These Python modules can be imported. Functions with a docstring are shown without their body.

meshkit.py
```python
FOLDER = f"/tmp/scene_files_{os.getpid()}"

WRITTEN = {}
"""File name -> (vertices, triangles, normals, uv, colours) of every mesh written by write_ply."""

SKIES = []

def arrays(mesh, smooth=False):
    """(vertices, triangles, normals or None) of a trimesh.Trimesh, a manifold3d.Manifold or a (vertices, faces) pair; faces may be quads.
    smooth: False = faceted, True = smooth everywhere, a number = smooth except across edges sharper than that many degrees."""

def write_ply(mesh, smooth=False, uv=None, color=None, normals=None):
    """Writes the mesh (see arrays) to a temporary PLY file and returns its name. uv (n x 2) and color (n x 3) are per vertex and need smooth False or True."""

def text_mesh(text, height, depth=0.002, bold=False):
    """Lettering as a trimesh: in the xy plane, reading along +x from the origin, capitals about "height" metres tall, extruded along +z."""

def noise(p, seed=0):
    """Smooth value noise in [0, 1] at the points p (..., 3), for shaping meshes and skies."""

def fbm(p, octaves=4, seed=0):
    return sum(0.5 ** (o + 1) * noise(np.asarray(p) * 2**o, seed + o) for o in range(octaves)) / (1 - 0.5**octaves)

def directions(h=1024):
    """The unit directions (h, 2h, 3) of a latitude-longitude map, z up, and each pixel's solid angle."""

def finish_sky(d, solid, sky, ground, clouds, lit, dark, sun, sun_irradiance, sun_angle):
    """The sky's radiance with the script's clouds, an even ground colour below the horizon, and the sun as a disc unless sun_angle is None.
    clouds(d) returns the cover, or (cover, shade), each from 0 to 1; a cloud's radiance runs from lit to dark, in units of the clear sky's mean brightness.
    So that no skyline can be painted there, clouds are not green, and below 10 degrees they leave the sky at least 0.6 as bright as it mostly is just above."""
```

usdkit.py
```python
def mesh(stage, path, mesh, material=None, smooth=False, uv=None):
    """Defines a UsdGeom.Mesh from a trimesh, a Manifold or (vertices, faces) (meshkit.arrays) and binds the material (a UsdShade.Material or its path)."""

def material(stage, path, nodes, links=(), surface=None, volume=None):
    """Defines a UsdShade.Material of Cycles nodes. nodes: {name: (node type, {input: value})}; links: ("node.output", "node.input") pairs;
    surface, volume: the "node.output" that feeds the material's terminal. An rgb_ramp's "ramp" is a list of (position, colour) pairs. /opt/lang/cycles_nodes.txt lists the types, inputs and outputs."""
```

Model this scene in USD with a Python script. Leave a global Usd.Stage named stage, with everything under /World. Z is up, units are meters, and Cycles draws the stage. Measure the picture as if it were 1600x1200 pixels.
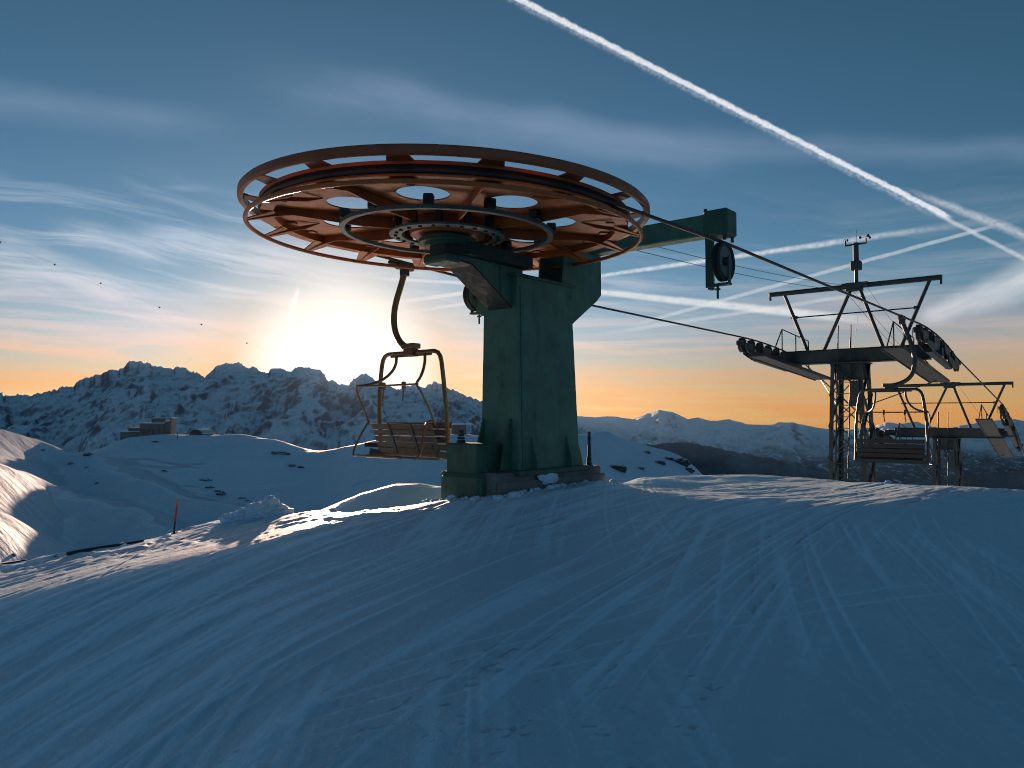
import math, numpy as np, trimesh, usdkit, meshkit
from pxr import Usd, UsdGeom, UsdLux, UsdShade, Gf
from scipy.interpolate import RBFInterpolator, CubicSpline
from scipy.spatial import ConvexHull

stage = Usd.Stage.CreateInMemory()
UsdGeom.Xform.Define(stage, '/World')
UsdGeom.Scope.Define(stage, '/World/Looks')
R = np.random.default_rng(7)

# ------------------------------------------------------------------ camera, sun, sky
F, PITCH = 1200.0, math.atan(52 / 1200)          # the photograph is 1600 wide; its horizon lies on row 652
cam = UsdGeom.Camera.Define(stage, '/World/camera')
cam.CreateFocalLengthAttr(27.0)
cam.CreateHorizontalApertureAttr(36.0)
cam.CreateClippingRangeAttr(Gf.Vec2f(0.05, 200000.0))
cam.AddRotateXOp().Set(90 + math.degrees(PITCH))
EXPOSURE = 2.0
cam.CreateExposureAttr(EXPOSURE)
SUN_AZ, SUN_EL = math.radians(-12.6), math.radians(3.1)
SUN_DIR = np.array([math.sin(SUN_AZ) * math.cos(SUN_EL), math.cos(SUN_AZ) * math.cos(SUN_EL), math.sin(SUN_EL)])
sun = UsdLux.DistantLight.Define(stage, '/World/sun')
sun.CreateNormalizeAttr(True); sun.CreateIntensityAttr(0.88); sun.CreateAngleAttr(0.5); sun.CreateColorAttr(Gf.Vec3f(1, 0.64, 0.45))
_z = Gf.Vec3d(*map(float, SUN_DIR)); _x = Gf.Cross(Gf.Vec3d(0, 0, 1), _z).GetNormalized(); _y = Gf.Cross(_z, _x)
sun.AddTransformOp().Set(Gf.Matrix4d(*_x, 0, *_y, 0, *_z, 0, 0, 0, 0, 1))


def ray(px, py):
    """Direction towards a spot of the photograph (used to measure where things stand)."""
    u, v = (px - 800) / F, -(py - 600) / F
    return np.array([u, math.cos(PITCH) - v * math.sin(PITCH), math.sin(PITCH) + v * math.cos(PITCH)])


def at(px, py, Y):
    r = ray(px, py)
    return r * Y / r[1]


def unit(v):
    v = np.asarray(v, float)
    return v / np.linalg.norm(v)


class Graph:
    """Collects Cycles nodes; every call returns "node.output"."""

    def __init__(self):
        self.nodes, self.links = {}, []

    def add(self, kind, out, **inputs):
        name, vals = f'n{len(self.nodes)}', {}
        for k, v in inputs.items():
            if isinstance(v, str) and '.' in v:
                self.links.append((v, f'{name}.{k}'))
            else:
                vals[k] = v
        self.nodes[name] = (kind, vals)
        return f'{name}.{out}'

    def math(self, op, a, b=0.0, c=0.0):
        return self.add('math', 'value', math_type=op, value1=a, value2=b, value3=c)

    def dot(self, a, v):
        return self.add('vector_math', 'value', math_type='dot_product', vector1=a, vector2=tuple(v))

    def step(self, v, a, b, lo=0.0, hi=1.0):
        return self.add('map_range', 'result', range_type='smoothstep', value=v, from_min=a, from_max=b, to_min=lo, to_max=hi, clamp=True)

    def lin(self, v, a, b, lo=0.0, hi=1.0):
        return self.add('map_range', 'result', range_type='linear', value=v, from_min=a, from_max=b, to_min=lo, to_max=hi, clamp=True)

    def noise(self, vec, scale, detail=4.0, rough=0.55, dist=0.0):
        return self.add('noise_texture', 'fac', vector=vec, scale=scale, detail=detail, roughness=rough, distortion=dist)

    def mul(self, vec, v):
        return self.add('vector_math', 'vector', math_type='multiply', vector1=vec, vector2=tuple(v))

    def mix(self, fac, a, b, kind='mix'):
        return self.add('mix', 'color', mix_type=kind, fac=fac, color1=a, color2=b)

    def ramp(self, fac, stops):
        return self.add('rgb_ramp', 'color', fac=fac, ramp=stops)


def make_sky():
    g = Graph()
    n = g.add('texture_coordinate', 'generated')
    sky = g.add('sky_texture', 'color', sky_type='single_scattering', sun_disc=False, sun_elevation=SUN_EL, sun_rotation=SUN_AZ, altitude=2500.0, air_density=1.0, aerosol_density=1.0, ozone_density=1.0)
    c = g.mix(1.0, sky, (0.05,) * 3, 'multiply')
    sep = g.add('separate_color', 'r', color=c).split('.')[0]
    c = g.add('combine_color', 'color', r=g.math('multiply', g.math('power', f'{sep}.r', 1.20), 1.62), g=g.math('multiply', g.math('power', f'{sep}.g', 1.05), 1.88), b=g.math('multiply', g.math('power', f'{sep}.b', 1.22), 3.55))
    z = g.add('separate_xyz', 'z', vector=n)
    sunside = g.step(g.dot(n, unit([SUN_DIR[0], SUN_DIR[1], 0])), 0.1, 0.75)
    near = g.dot(n, SUN_DIR)
    toward = g.step(near, math.cos(math.radians(32)), 1.0)
    # colour of thin high cloud lit by the low sun, by height above the horizon
    lit = g.ramp(g.lin(z, -0.02, 0.5), [(0, (0.70, 0.25, 0.038)), (0.10, (0.76, 0.32, 0.07)), (0.16, (0.68, 0.40, 0.22)), (0.24, (0.60, 0.48, 0.46)), (0.36, (0.50, 0.52, 0.57)), (0.55, (0.38, 0.47, 0.57)), (1, (0.32, 0.42, 0.54))])
    lit = g.mix(1.0, lit, g.add('combine_xyz', 'vector', x=g.lin(toward, 0, 1, 0.95, 1.5), y=g.lin(toward, 0, 1, 0.95, 1.5), z=g.lin(toward, 0, 1, 0.95, 1.5)), 'multiply')
    # the dusty veil along the horizon
    veil = g.math('multiply', g.step(z, 0.20, 0.0), g.step(z, -0.12, -0.04))
    c = g.mix(g.math('multiply', g.step(z, 0.16, 0.0), g.math('subtract', 1.0, sunside)), c, (0.17, 0.21, 0.30))
    bands = g.step(g.noise(g.mul(n, (2.6, 2.6, 55.0)), 1.0, 6.0, 0.62), 0.36, 0.62, 0.62, 1.0)
    c = g.mix(g.math('multiply', g.math('multiply', veil, g.math('multiply', bands, 0.85)), sunside), c, lit)
    # layered cirrus, stretched along the horizon
    warp = g.noise(g.mul(n, (1.2, 1.2, 3.0)), 3.0, 2.0)
    tilt = g.add('combine_xyz', 'vector', x=g.dot(n, (2.0, 0.9, 0)), y=g.dot(n, (-0.9, 1.6, 0)), z=g.math('add', g.dot(n, (3.2, 0, 30.0)), g.math('multiply', warp, 2.2)))
    a = g.noise(tilt, 1.6, 6.0, 0.62)
    a = g.step(a, 0.46, 0.70)
    b = g.noise(g.mul(n, (3.0, 3.0, 70.0)), 1.3, 5.0, 0.6)
    b = g.step(b, 0.44, 0.66)
    left = g.math('multiply', g.step(g.dot(n, (1, 0, 0)), 0.35, -0.25, 0.35, 1.0), sunside)
    high = g.step(z, 0.30, 0.16)
    c = g.mix(g.math('multiply', g.math('multiply', a, high), g.math('multiply', left, 0.9)), c, lit)
    c = g.mix(g.math('multiply', b, g.math('multiply', sunside, g.step(z, 0.19, 0.06, 0, 0.7))), c, lit)

    def band(c, p1, p2, w1, w2, alpha, soft=0.35, wob=0.0, wscale=60.0, grain=0.0, gscale=300.0, ends=(0.02, 0.02), stretch=None, col=None, gain=1.0):
        """A streak of cloud along the great circle through two directions: a contrail or a long wisp."""
        r1, r2 = unit(ray(*p1)), unit(ray(*p2))
        m, mid = unit(np.cross(r1, r2)), unit(r1 + r2)
        t = unit(r2 - r1)
        s1, s2 = float(r1 @ t), float(r2 @ t)
        d, s = g.dot(n, m), g.dot(n, t)
        if wob:
            d = g.math('add', d, g.math('multiply', g.math('subtract', g.noise(n, wscale, 3.0), 0.5), wob))
        w = g.lin(s, s1, s2, w1 / F, w2 / F)
        q = g.math('divide', g.math('absolute', d), w)
        p = g.step(q, 1.0, soft)
        p = g.math('multiply', p, g.step(s, s1 - 1e-4, s1 + ends[0]))
        p = g.math('multiply', p, g.step(s, s2 + 1e-4, s2 - ends[1]))
        p = g.math('multiply', p, g.step(g.dot(n, mid), 0.2, 0.4))
        if grain:
            vec = n
            if stretch:
                vec = g.add('combine_xyz', 'vector', x=g.math('multiply', s, stretch[0]), y=g.math('multiply', g.dot(n, m), stretch[1]), z=g.math('multiply', g.dot(n, mid), stretch[0]))
            k = g.noise(vec, gscale, 4.0, 0.6)
            p = g.math('multiply', p, g.lin(k, 0.30, 0.62, 1.0 - grain, 1.0))
        return g.mix(g.math('multiply', p, alpha), c, col or lit)

    white = (0.86, 0.88, 0.93)
    dim = (0.55, 0.62, 0.72)
    pale = (0.72, 0.74, 0.78)
    # broad soft wisps, high up
    c = band(c, (330, 120), (1250, 260), 55, 35, 0.34, 0.0, 0.05, 6.0, 0.5, 1.0, (0.2, 0.2), (5, 40), (0.30, 0.40, 0.58))
    c = band(c, (-80, 140), (420, 210), 40, 30, 0.30, 0.0, 0.03, 6.0, 0.5, 1.0, (0.02, 0.15), (5, 40), (0.30, 0.40, 0.56))
    c = band(c, (700, 215), (1700, 240), 40, 25, 0.30, 0.0, 0.05, 5.0, 0.5, 1.0, (0.15, 0.05), (4, 40), (0.28, 0.38, 0.55))
    # feathered cirrus at the left and right
    c = band(c, (60, 355), (330, 410), 22, 40, 0.55, 0.0, 0.02, 12.0, 0.7, 1.0, (0.05, 0.1), (14, 90))
    c = band(c, (-40, 385), (420, 545), 40, 60, 0.55, 0.0, 0.03, 9.0, 0.7, 1.0, (0.03, 0.12), (10, 80))
    c = band(c, (180, 360), (640, 430), 25, 45, 0.6, 0.0, 0.03, 9.0, 0.7, 1.0, (0.08, 0.1), (12, 90))
    c = band(c, (1430, 505), (1720, 385), 14, 50, 0.75, 0.1, 0.02, 14.0, 0.45, 1.0, (0.02, 0.02), (10, 60), pale)
    c = band(c, (1180, 440), (1700, 560), 60, 60, 0.35, 0.0, 0.04, 7.0, 0.6, 1.0, (0.1, 0.02), (8, 70))
    c = band(c, (240, 292), (340, 292), 6, 8, 0.35, 0.0, 0.01, 20.0, 0.6, 1.0, (0.03, 0.04), (14, 120), (0.36, 0.45, 0.6))
    # contrails
    c = band(c, (905, 527), (1480, 440), 5, 4, 0.4, 0.2, 0.003, 40.0, 0.3, 200.0, (0.1, 0.1), None, pale)
    c = band(c, (966, 514), (1570, 348), 4, 3.5, 0.5, 0.3, 0.002, 40.0, 0.3, 200.0, (0.08, 0.03), None, pale)
    c = band(c, (880, 451), (1420, 507), 6, 10, 0.75, 0.25, 0.003, 30.0, 0.3, 120.0, (0.02, 0.12), None, (0.86, 0.84, 0.83))
    c = band(c, (860, 442), (1640, 331), 4, 7, 0.72, 0.1, 0.003, 50.0, 0.5, 160.0, (0.02, 0.28), None, (0.80, 0.81, 0.84))
    c = band(c, (370, 508), (900, 433), 5, 4, 0.8, 0.3, 0.002, 40.0, 0.2, 200.0, (0.1, 0.02))
    c = band(c, (480, 512), (880, 451), 4, 3, 0.6, 0.3, 0.002, 40.0, 0.2, 200.0, (0.08, 0.02))
    c = band(c, (560, 433), (860, 450), 3, 4, 0.7, 0.3, 0.001, 40.0, 0.2, 200.0, (0.05, 0.02))
    c = band(c, (60, 560), (470, 500), 5, 7, 0.5, 0.1, 0.006, 25.0, 0.3, 150.0, (0.06, 0.1))
    c = band(c, (60, 470), (330, 512), 4, 5, 0.5, 0.1, 0.004, 25.0, 0.3, 150.0, (0.06, 0.06))
    c = band(c, (1400, 290), (1680, 398), 5, 11, 0.55, 0.0, 0.006, 50.0, 0.5, 300.0, (0.06, 0.02), None, pale)
    c = band(c, (1440, 322), (1690, 450), 4, 4, 0.6, 0.1, 0.003, 50.0, 0.35, 300.0, (0.02, 0.02), None, pale)
    c = band(c, (697, -55), (1484, 348), 9, 6, 0.45, 0.0, 0.006, 70.0, 0.9, 260.0, (0.02, 0.05), None, dim)
    c = band(c, (700, -58), (1490, 343), 5.8, 4.6, 0.95, 0.25, 0.004, 110.0, 0.35, 420.0, (0.02, 0.012), None, white)
        # glare of the thin cloud right round the sun
    halo = g.math('power', g.step(near, math.cos(math.radians(15.0)), 1.0), 1.6)
    warm = g.ramp(g.lin(z, 0.02, 0.16), [(0, (1.05, 0.40, 0.06)), (0.40, (1.0, 0.56, 0.22)), (1, (0.80, 0.72, 0.64))])
    c = g.mix(g.math('multiply', halo, 0.7), c, warm)
    glow = g.step(near, math.cos(math.radians(8.6)), math.cos(math.radians(3.4)))
    glow = g.math('power', glow, 1.5)
    c = g.mix(glow, c, (1.12, 1.04, 0.92))
    c = band(c, (466, 446), (449, 515), 4, 11, 0.85, 0.0, 0.008, 60.0, 0.5, 200.0, (0.01, 0.012), None, (1.1, 1.0, 0.95))
    c = g.mix(1.0, c, (20.0 / 2 ** EXPOSURE,) * 3, 'multiply')
    bg = g.add('background_shader', 'background', color=c, strength=0.05)
    m = usdkit.material(stage, '/World/Looks/sky', g.nodes, g.links, surface=bg)
    d = UsdLux.DomeLight.Define(stage, '/World/sky')
    UsdShade.MaterialBindingAPI.Apply(d.GetPrim()).Bind(m)
    d.GetPrim().SetCustomDataByKey('kind', 'structure')


make_sky()

# ------------------------------------------------------------------ helpers
used = {}


def numbered(parent, name):
    k = used.get((parent, name), 0)
    used[(parent, name)] = k + 1
    return name if k == 0 else f'{name}_{k:03d}'


def cat(*ms):
    flat = []
    for m in ms:
        flat += list(m) if isinstance(m, (list, tuple)) else [m]
    return trimesh.util.concatenate(flat)


def obj(name, mesh, mat, parent='/World', smooth=False):
    p = f'{parent}/{numbered(parent, name)}'
    usdkit.mesh(stage, p, mesh, f'/World/Looks/{mat}', smooth=smooth)
    return p


def thing(name, label, category, loc=(0, 0, 0), rotz=0.0, group=None):
    p = f"/World/{numbered('/World', name)}"
    x = UsdGeom.Xform.Define(stage, p)
    x.AddTranslateOp().Set(Gf.Vec3d(*map(float, loc)))
    x.AddRotateZOp().Set(float(rotz))
    tag(p, label, category, group)
    return p


def tag(p, label=None, category=None, group=None, kind=None):
    o = stage.GetPrimAtPath(p)
    for k, v in (('label', label), ('category', category), ('group', group), ('kind', kind)):
        if v:
            o.SetCustomDataByKey(k, v)
    return p


def box(lo, hi, ch=0.0):
    lo, hi = np.minimum(lo, hi).astype(float), np.maximum(lo, hi).astype(float)
    if ch <= 0:
        m = trimesh.creation.box(hi - lo); m.apply_translation((lo + hi) / 2)
        return m
    pts = []
    for sx in (0, 1):
        for sy in (0, 1):
            for sz in (0, 1):
                s = np.array([sx, sy, sz]); c = np.where(s, hi, lo); sg = np.where(s, -1, 1)
                for k in range(3):
                    q = c + sg * ch; q[k] = c[k]; pts.append(q)
    return hull(pts)


def hull(pts):
    m = trimesh.Trimesh(np.asarray(pts, float), process=False).convex_hull
    return m


def plate(poly, axis, a, b):
    """A polygon (list of 2-D points) extruded along an axis from a to b. axis 1: points are (x, z); axis 2: (x, y); axis 0: (y, z)."""
    from shapely.geometry import Polygon
    m = trimesh.creation.extrude_polygon(Polygon(poly), b - a)
    v = np.array(m.vertices)
    o = {1: np.stack([v[:, 0], v[:, 2] + a, v[:, 1]], 1), 2: np.stack([v[:, 0], v[:, 1], v[:, 2] + a], 1), 0: np.stack([v[:, 2] + a, v[:, 0], v[:, 1]], 1)}[axis]
    m = trimesh.Trimesh(o, m.faces, process=False)
    if m.volume < 0:
        m.invert()
    return m


def tube(pts, r, n=10, closed=False):
    p = np.asarray(pts, float)
    k = len(p)
    r = np.broadcast_to(r, (k,))
    if closed:
        tan = np.roll(p, -1, 0) - np.roll(p, 1, 0)
    else:
        tan = np.gradient(p, axis=0) if k > 2 else np.repeat((p[1:] - p[:-1]), 2, 0)
    tan /= np.linalg.norm(tan, axis=1, keepdims=True)
    ref = np.array([0, 0, 1.0]) if abs(tan[0, 2]) < 0.9 else np.array([1.0, 0, 0])
    V, prev = [], None
    for i in range(k):
        u = ref - tan[i] * (ref @ tan[i]) if prev is None else prev - tan[i] * (prev @ tan[i])
        u /= np.linalg.norm(u); prev = u
        w = np.cross(tan[i], u)
        a = np.linspace(0, 2 * np.pi, n, endpoint=False)
        V.append(p[i] + r[i] * (np.cos(a)[:, None] * u + np.sin(a)[:, None] * w))
    V = np.vstack(V); Fc = []
    for i in range(k if closed else k - 1):
        j = (i + 1) % k
        for q in range(n):
            w = (q + 1) % n
            Fc += [[i * n + q, i * n + w, j * n + w], [i * n + q, j * n + w, j * n + q]]
    if not closed:
        V = np.vstack([V, p[0], p[-1]])
        for q in range(n):
            w = (q + 1) % n
            Fc += [[k * n, w, q], [k * n + 1, (k - 1) * n + q, (k - 1) * n + w]]
    return trimesh.Trimesh(V, Fc, process=False)


def spline(pts, n=24):
    p = np.asarray(pts, float)
    t = np.r_[0, np.cumsum(np.linalg.norm(np.diff(p, axis=0), axis=1))]
    return CubicSpline(t, p)(np.linspace(0, t[-1], n))


def bar(a, b, w, h=None, up=(0, 0, 1)):
    """A square bar from a to b."""
    a, b = np.asarray(a, float), np.asarray(b, float)
    h = h or w
    t = unit(b - a); u = np.asarray(up, float)
    if abs(t @ u) > 0.98:
        u = np.array([1.0, 0, 0])
    s = unit(np.cross(t, u)); u = np.cross(s, t)
    pts = [e + i * s * w / 2 + j * u * h / 2 for e in (a, b) for i in (-1, 1) for j in (-1, 1)]
    return hull(pts)


def cyl(a, b, r, n=16, r2=None):
    return tube([a, b], [r, r if r2 is None else r2], n)


def revolve(profile, n=96):
    """Closed (r, z) profile turned about z."""
    pr = np.asarray(profile, float); k = len(pr)
    a = np.linspace(0, 2 * np.pi, n, endpoint=False)
    V = np.stack([np.outer(np.cos(a), pr[:, 0]), np.outer(np.sin(a), pr[:, 0]), np.broadcast_to(pr[:, 1], (n, k))], -1).reshape(-1, 3)
    Fc = []
    for i in range(n):
        j = (i + 1) % n
        for q in range(k):
            w = (q + 1) % k
            Fc += [[i * k + q, j * k + q, j * k + w], [i * k + q, j * k + w, i * k + w]]
    m = trimesh.Trimesh(V, Fc, process=False)
    if m.volume < 0:
        m.invert()
    return m


# ------------------------------------------------------------------ materials
def paint(name, col, rough=0.5, var=0.25, scale=6.0, dirt=(0.03, 0.03, 0.03), dirt_amt=0.25, metallic=0.0, bump=0.05, coat=0.0):
    g = Graph()
    p = g.add('texture_coordinate', 'object')
    a = g.noise(p, scale, 6.0, 0.6)
    b = g.noise(g.mul(p, (1, 1, 0.25)), scale * 3, 5.0, 0.65)
    lo, hi = tuple(x * (1 - var) for x in col), tuple(min(1, x * (1 + var)) for x in col)
    c = g.ramp(a, [(0.3, lo), (0.7, hi)])
    c = g.mix(g.math('multiply', g.step(b, 0.52, 0.72), dirt_amt), c, dirt)
    r = g.lin(b, 0.3, 0.7, rough - 0.1, rough + 0.15)
    nrm = g.add('bump', 'normal', height=g.noise(p, scale * 8, 3.0), strength=bump, distance=0.01)
    s = g.add('principled_bsdf', 'BSDF', base_color=c, roughness=r, metallic=metallic, normal=nrm, coat_weight=coat)
    usdkit.material(stage, f'/World/Looks/{name}', g.nodes, g.links, surface=s)


paint('green_paint', (0.052, 0.150, 0.104), 0.55, 0.3, 3.0, (0.03, 0.035, 0.03), 0.35)
paint('green_black', (0.010, 0.030, 0.024), 0.65, 0.3, 4.0)
paint('green_dark', (0.030, 0.092, 0.062), 0.6, 0.3, 4.0)
paint('green_grey', (0.10, 0.15, 0.13), 0.55, 0.25, 4.0)
paint('orange_paint', (0.38, 0.088, 0.010), 0.5, 0.28, 2.2, (0.12, 0.035, 0.015), 0.45)
paint('orange_rim', (0.27, 0.062, 0.016), 0.45, 0.2, 4.0, (0.12, 0.03, 0.025), 0.3)
paint('rubber', (0.018, 0.018, 0.020), 0.75, 0.2, 8.0)
paint('black_steel', (0.02, 0.022, 0.024), 0.5, 0.3, 8.0)
paint('galvanised', (0.055, 0.055, 0.055), 0.5, 0.25, 9.0, (0.06, 0.06, 0.05), 0.4, 0.6)
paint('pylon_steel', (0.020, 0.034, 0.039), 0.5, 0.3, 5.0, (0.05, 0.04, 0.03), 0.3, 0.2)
paint('pylon_light', (0.026, 0.036, 0.038), 0.5, 0.3, 6.0, (0.03, 0.03, 0.03), 0.4, 0.2)
paint('chair_steel_glow', (0.17, 0.095, 0.045), 0.42, 0.25, 9.0, (0.08, 0.05, 0.03), 0.3, 0.5)  # warm sun glare on the chair tubes is put into this brown
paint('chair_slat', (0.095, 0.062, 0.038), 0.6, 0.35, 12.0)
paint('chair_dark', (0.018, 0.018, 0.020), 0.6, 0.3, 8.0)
paint('wire', (0.03, 0.03, 0.032), 0.5, 0.2, 20.0, metallic=0.4)
paint('concrete', (0.15, 0.15, 0.145), 0.9, 0.3, 2.5, (0.09, 0.085, 0.08), 0.6, 0.0, 0.4)
paint('wood_gap_dark', (0.045, 0.035, 0.03), 0.8, 0.4, 6.0)
paint('pole_red', (0.50, 0.03, 0.035), 0.5, 0.1, 6.0, dirt_amt=0.05)
paint('pole_orange', (0.55, 0.16, 0.05), 0.5, 0.1, 6.0, dirt_amt=0.05)
paint('stone_wall', (0.17, 0.145, 0.125), 0.9, 0.3, 0.5, (0.06, 0.05, 0.05), 0.5)
paint('metal_roof_lit_pane', (0.55, 0.52, 0.48), 0.25, 0.1, 0.6, metallic=0.7)
paint('dark_glass', (0.02, 0.022, 0.03), 0.15, 0.1, 1.0)


def snow(name, track=False, col=(0.50, 0.71, 0.88), scale=1.0, bump=0.5, dist=0.03, rough=0.55):  # part of the blue of shaded snow sits in the base colour
    g = Graph()
    p = g.add('geometry', 'position')
    a = g.noise(p, 9.0 * scale, 6.0, 0.65)
    b = g.noise(p, 60.0 * scale, 3.0, 0.6)
    h = g.math('add', g.math('multiply', a, 0.7), g.math('multiply', b, 0.3))
    nrm = g.add('bump', 'normal', height=h, strength=bump, distance=dist)
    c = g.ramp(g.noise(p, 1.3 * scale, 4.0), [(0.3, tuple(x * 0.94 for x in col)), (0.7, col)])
    if track:
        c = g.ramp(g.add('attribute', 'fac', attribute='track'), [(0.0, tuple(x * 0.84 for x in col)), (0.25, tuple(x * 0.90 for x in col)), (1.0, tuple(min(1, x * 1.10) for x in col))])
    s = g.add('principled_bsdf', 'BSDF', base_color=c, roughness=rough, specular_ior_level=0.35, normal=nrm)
    usdkit.material(stage, f'/World/Looks/{name}', g.nodes, g.links, surface=s)


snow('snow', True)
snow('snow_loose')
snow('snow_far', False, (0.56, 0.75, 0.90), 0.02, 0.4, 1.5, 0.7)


def rocky_snow(name, scale, lo, hi, rock=(0.16, 0.17, 0.205), snowc=(0.76, 0.84, 0.92), forest=None, thin=0.66):
    g = Graph()
    geo = g.add('geometry', 'position')
    nz = g.add('separate_xyz', 'z', vector='n0.normal')
    a = g.noise(geo, scale, 8.0, 0.65)
    b = g.noise(g.mul(geo, (1, 1, 0.35)), scale * 5, 5.0, 0.65)
    k = g.math('add', nz, g.math('multiply', g.math('subtract', a, 0.5), 0.42))
    k = g.math('add', k, g.math('multiply', g.math('subtract', b, 0.5), 0.24))
    f = g.step(k, lo, hi)
    c = g.mix(f, rock, snowc)
    if forest:
        zz = g.add('separate_xyz', 'z', vector=geo)
        e = g.math('add', zz, g.math('multiply', g.math('subtract', a, 0.5), forest[2]))
        t = g.step(e, forest[1], forest[0])
        t = g.math('multiply', t, g.step(b, thin, thin - 0.14))
        c = g.mix(g.math('multiply', t, g.lin(a, 0.35, 0.65, 0.80, 0.97)), c, (0.018, 0.052, 0.072))  # blue haze of distance put into the forest colour
    nrm = g.add('bump', 'normal', height=b, strength=0.6, distance=0.12 / scale)
    s = g.add('principled_bsdf', 'BSDF', base_color=c, roughness=0.8, specular_ior_level=0.2, normal=nrm)
    usdkit.material(stage, f'/World/Looks/{name}', g.nodes, g.links, surface=s)


rocky_snow('alpine_left', 1 / 340.0, 0.50, 0.92, rock=(0.125, 0.13, 0.175), snowc=(0.74, 0.82, 0.92))
rocky_snow('alpine_right', 1 / 500.0, 0.60, 0.90, forest=(-560.0, -330.0, 500.0))
rocky_snow('forest_slope', 1 / 300.0, 0.2, 0.5, forest=(200.0, 500.0, 200.0), thin=0.80)
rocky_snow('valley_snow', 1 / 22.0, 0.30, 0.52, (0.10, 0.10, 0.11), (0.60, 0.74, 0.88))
rocky_snow('rock', 1 / 0.9, 0.55, 0.95, (0.05, 0.047, 0.045))

# ------------------------------------------------------------------ the snow hill round the lift
def column(px, y, Y, steps, gap=0.8, grow=0.0, beyond=()):
    """Ground points along one line of sight column: from row y at depth Y on through (row, slope) steps, then what lies beyond the last one."""
    k = (y - 652) / 1200; out = [(px, y, Y)]
    for y2, sl in steps:
        k2 = (y2 - 652) / 1200; Y2 = Y * (k + sl) / (k2 + sl)
        n = max(1, int(abs(Y2 - Y) / (gap + grow * Y)))
        for f in np.linspace(0, 1, n + 1)[1:]:
            Yf = Y + (Y2 - Y) * f; kf = (Y * (k + sl) / Yf) - sl
            out.append((px, 652 + 1200 * kf, Yf))
        k, Y = k2, Y2
    for dY, extra in beyond:
        Yf = Y + dY; z = -k * Y - (k + extra) * dY; kf = -z / Yf
        out.append((px, 652 + 1200 * kf, Yf))
    return out


BEY = ((0.7, 0.06), (2.0, 0.14), (5.0, 0.22), (14.0, 0.26))
cols = []
for px, Y0, st in [(-300, 4.6, [(985, .145), (925, -.06)]), (0, 4.25, [(945, .145), (881, -.06)]), (100, 4.1, [(918, .142), (866, -.06)]), (200, 4.0, [(895, .14), (849, -.06)]), (300, 3.9, [(872, .14), (823, -.055)]), (400, 3.8, [(850, .14), (806, -.035)]),
                   (480, 3.75, [(831, .14), (799, .005)]), (600, 3.7, [(807, .14), (797, .02)]), (690, 3.65, [(790, .14), (783, .03)]), (760, 3.62, [(778, .14)]), (850, 3.6, [(766, .138)]), (935, 3.6, [(752, .134)]), (1000, 3.6, [(772, .136), (748, -.005)]), (1075, 3.6, [(780, .138), (744, -.006)]),
                   (1150, 3.6, [(785, .14), (742, -.006)]), (1230, 3.6, [(790, .14), (745, -.006)]), (1300, 3.6, [(792, .14), (750, -.003)]), (1370, 3.6, [(788, .138), (755, .01)]), (1450, 3.66, [(780, .14), (760, .03)]), (1600, 3.72, [(769, .142)]), (1750, 3.80, [(784, .142)]), (1950, 3.90, [(810, .142)])]:
    cols += column(px, 1200, Y0, st, beyond=BEY)
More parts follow.
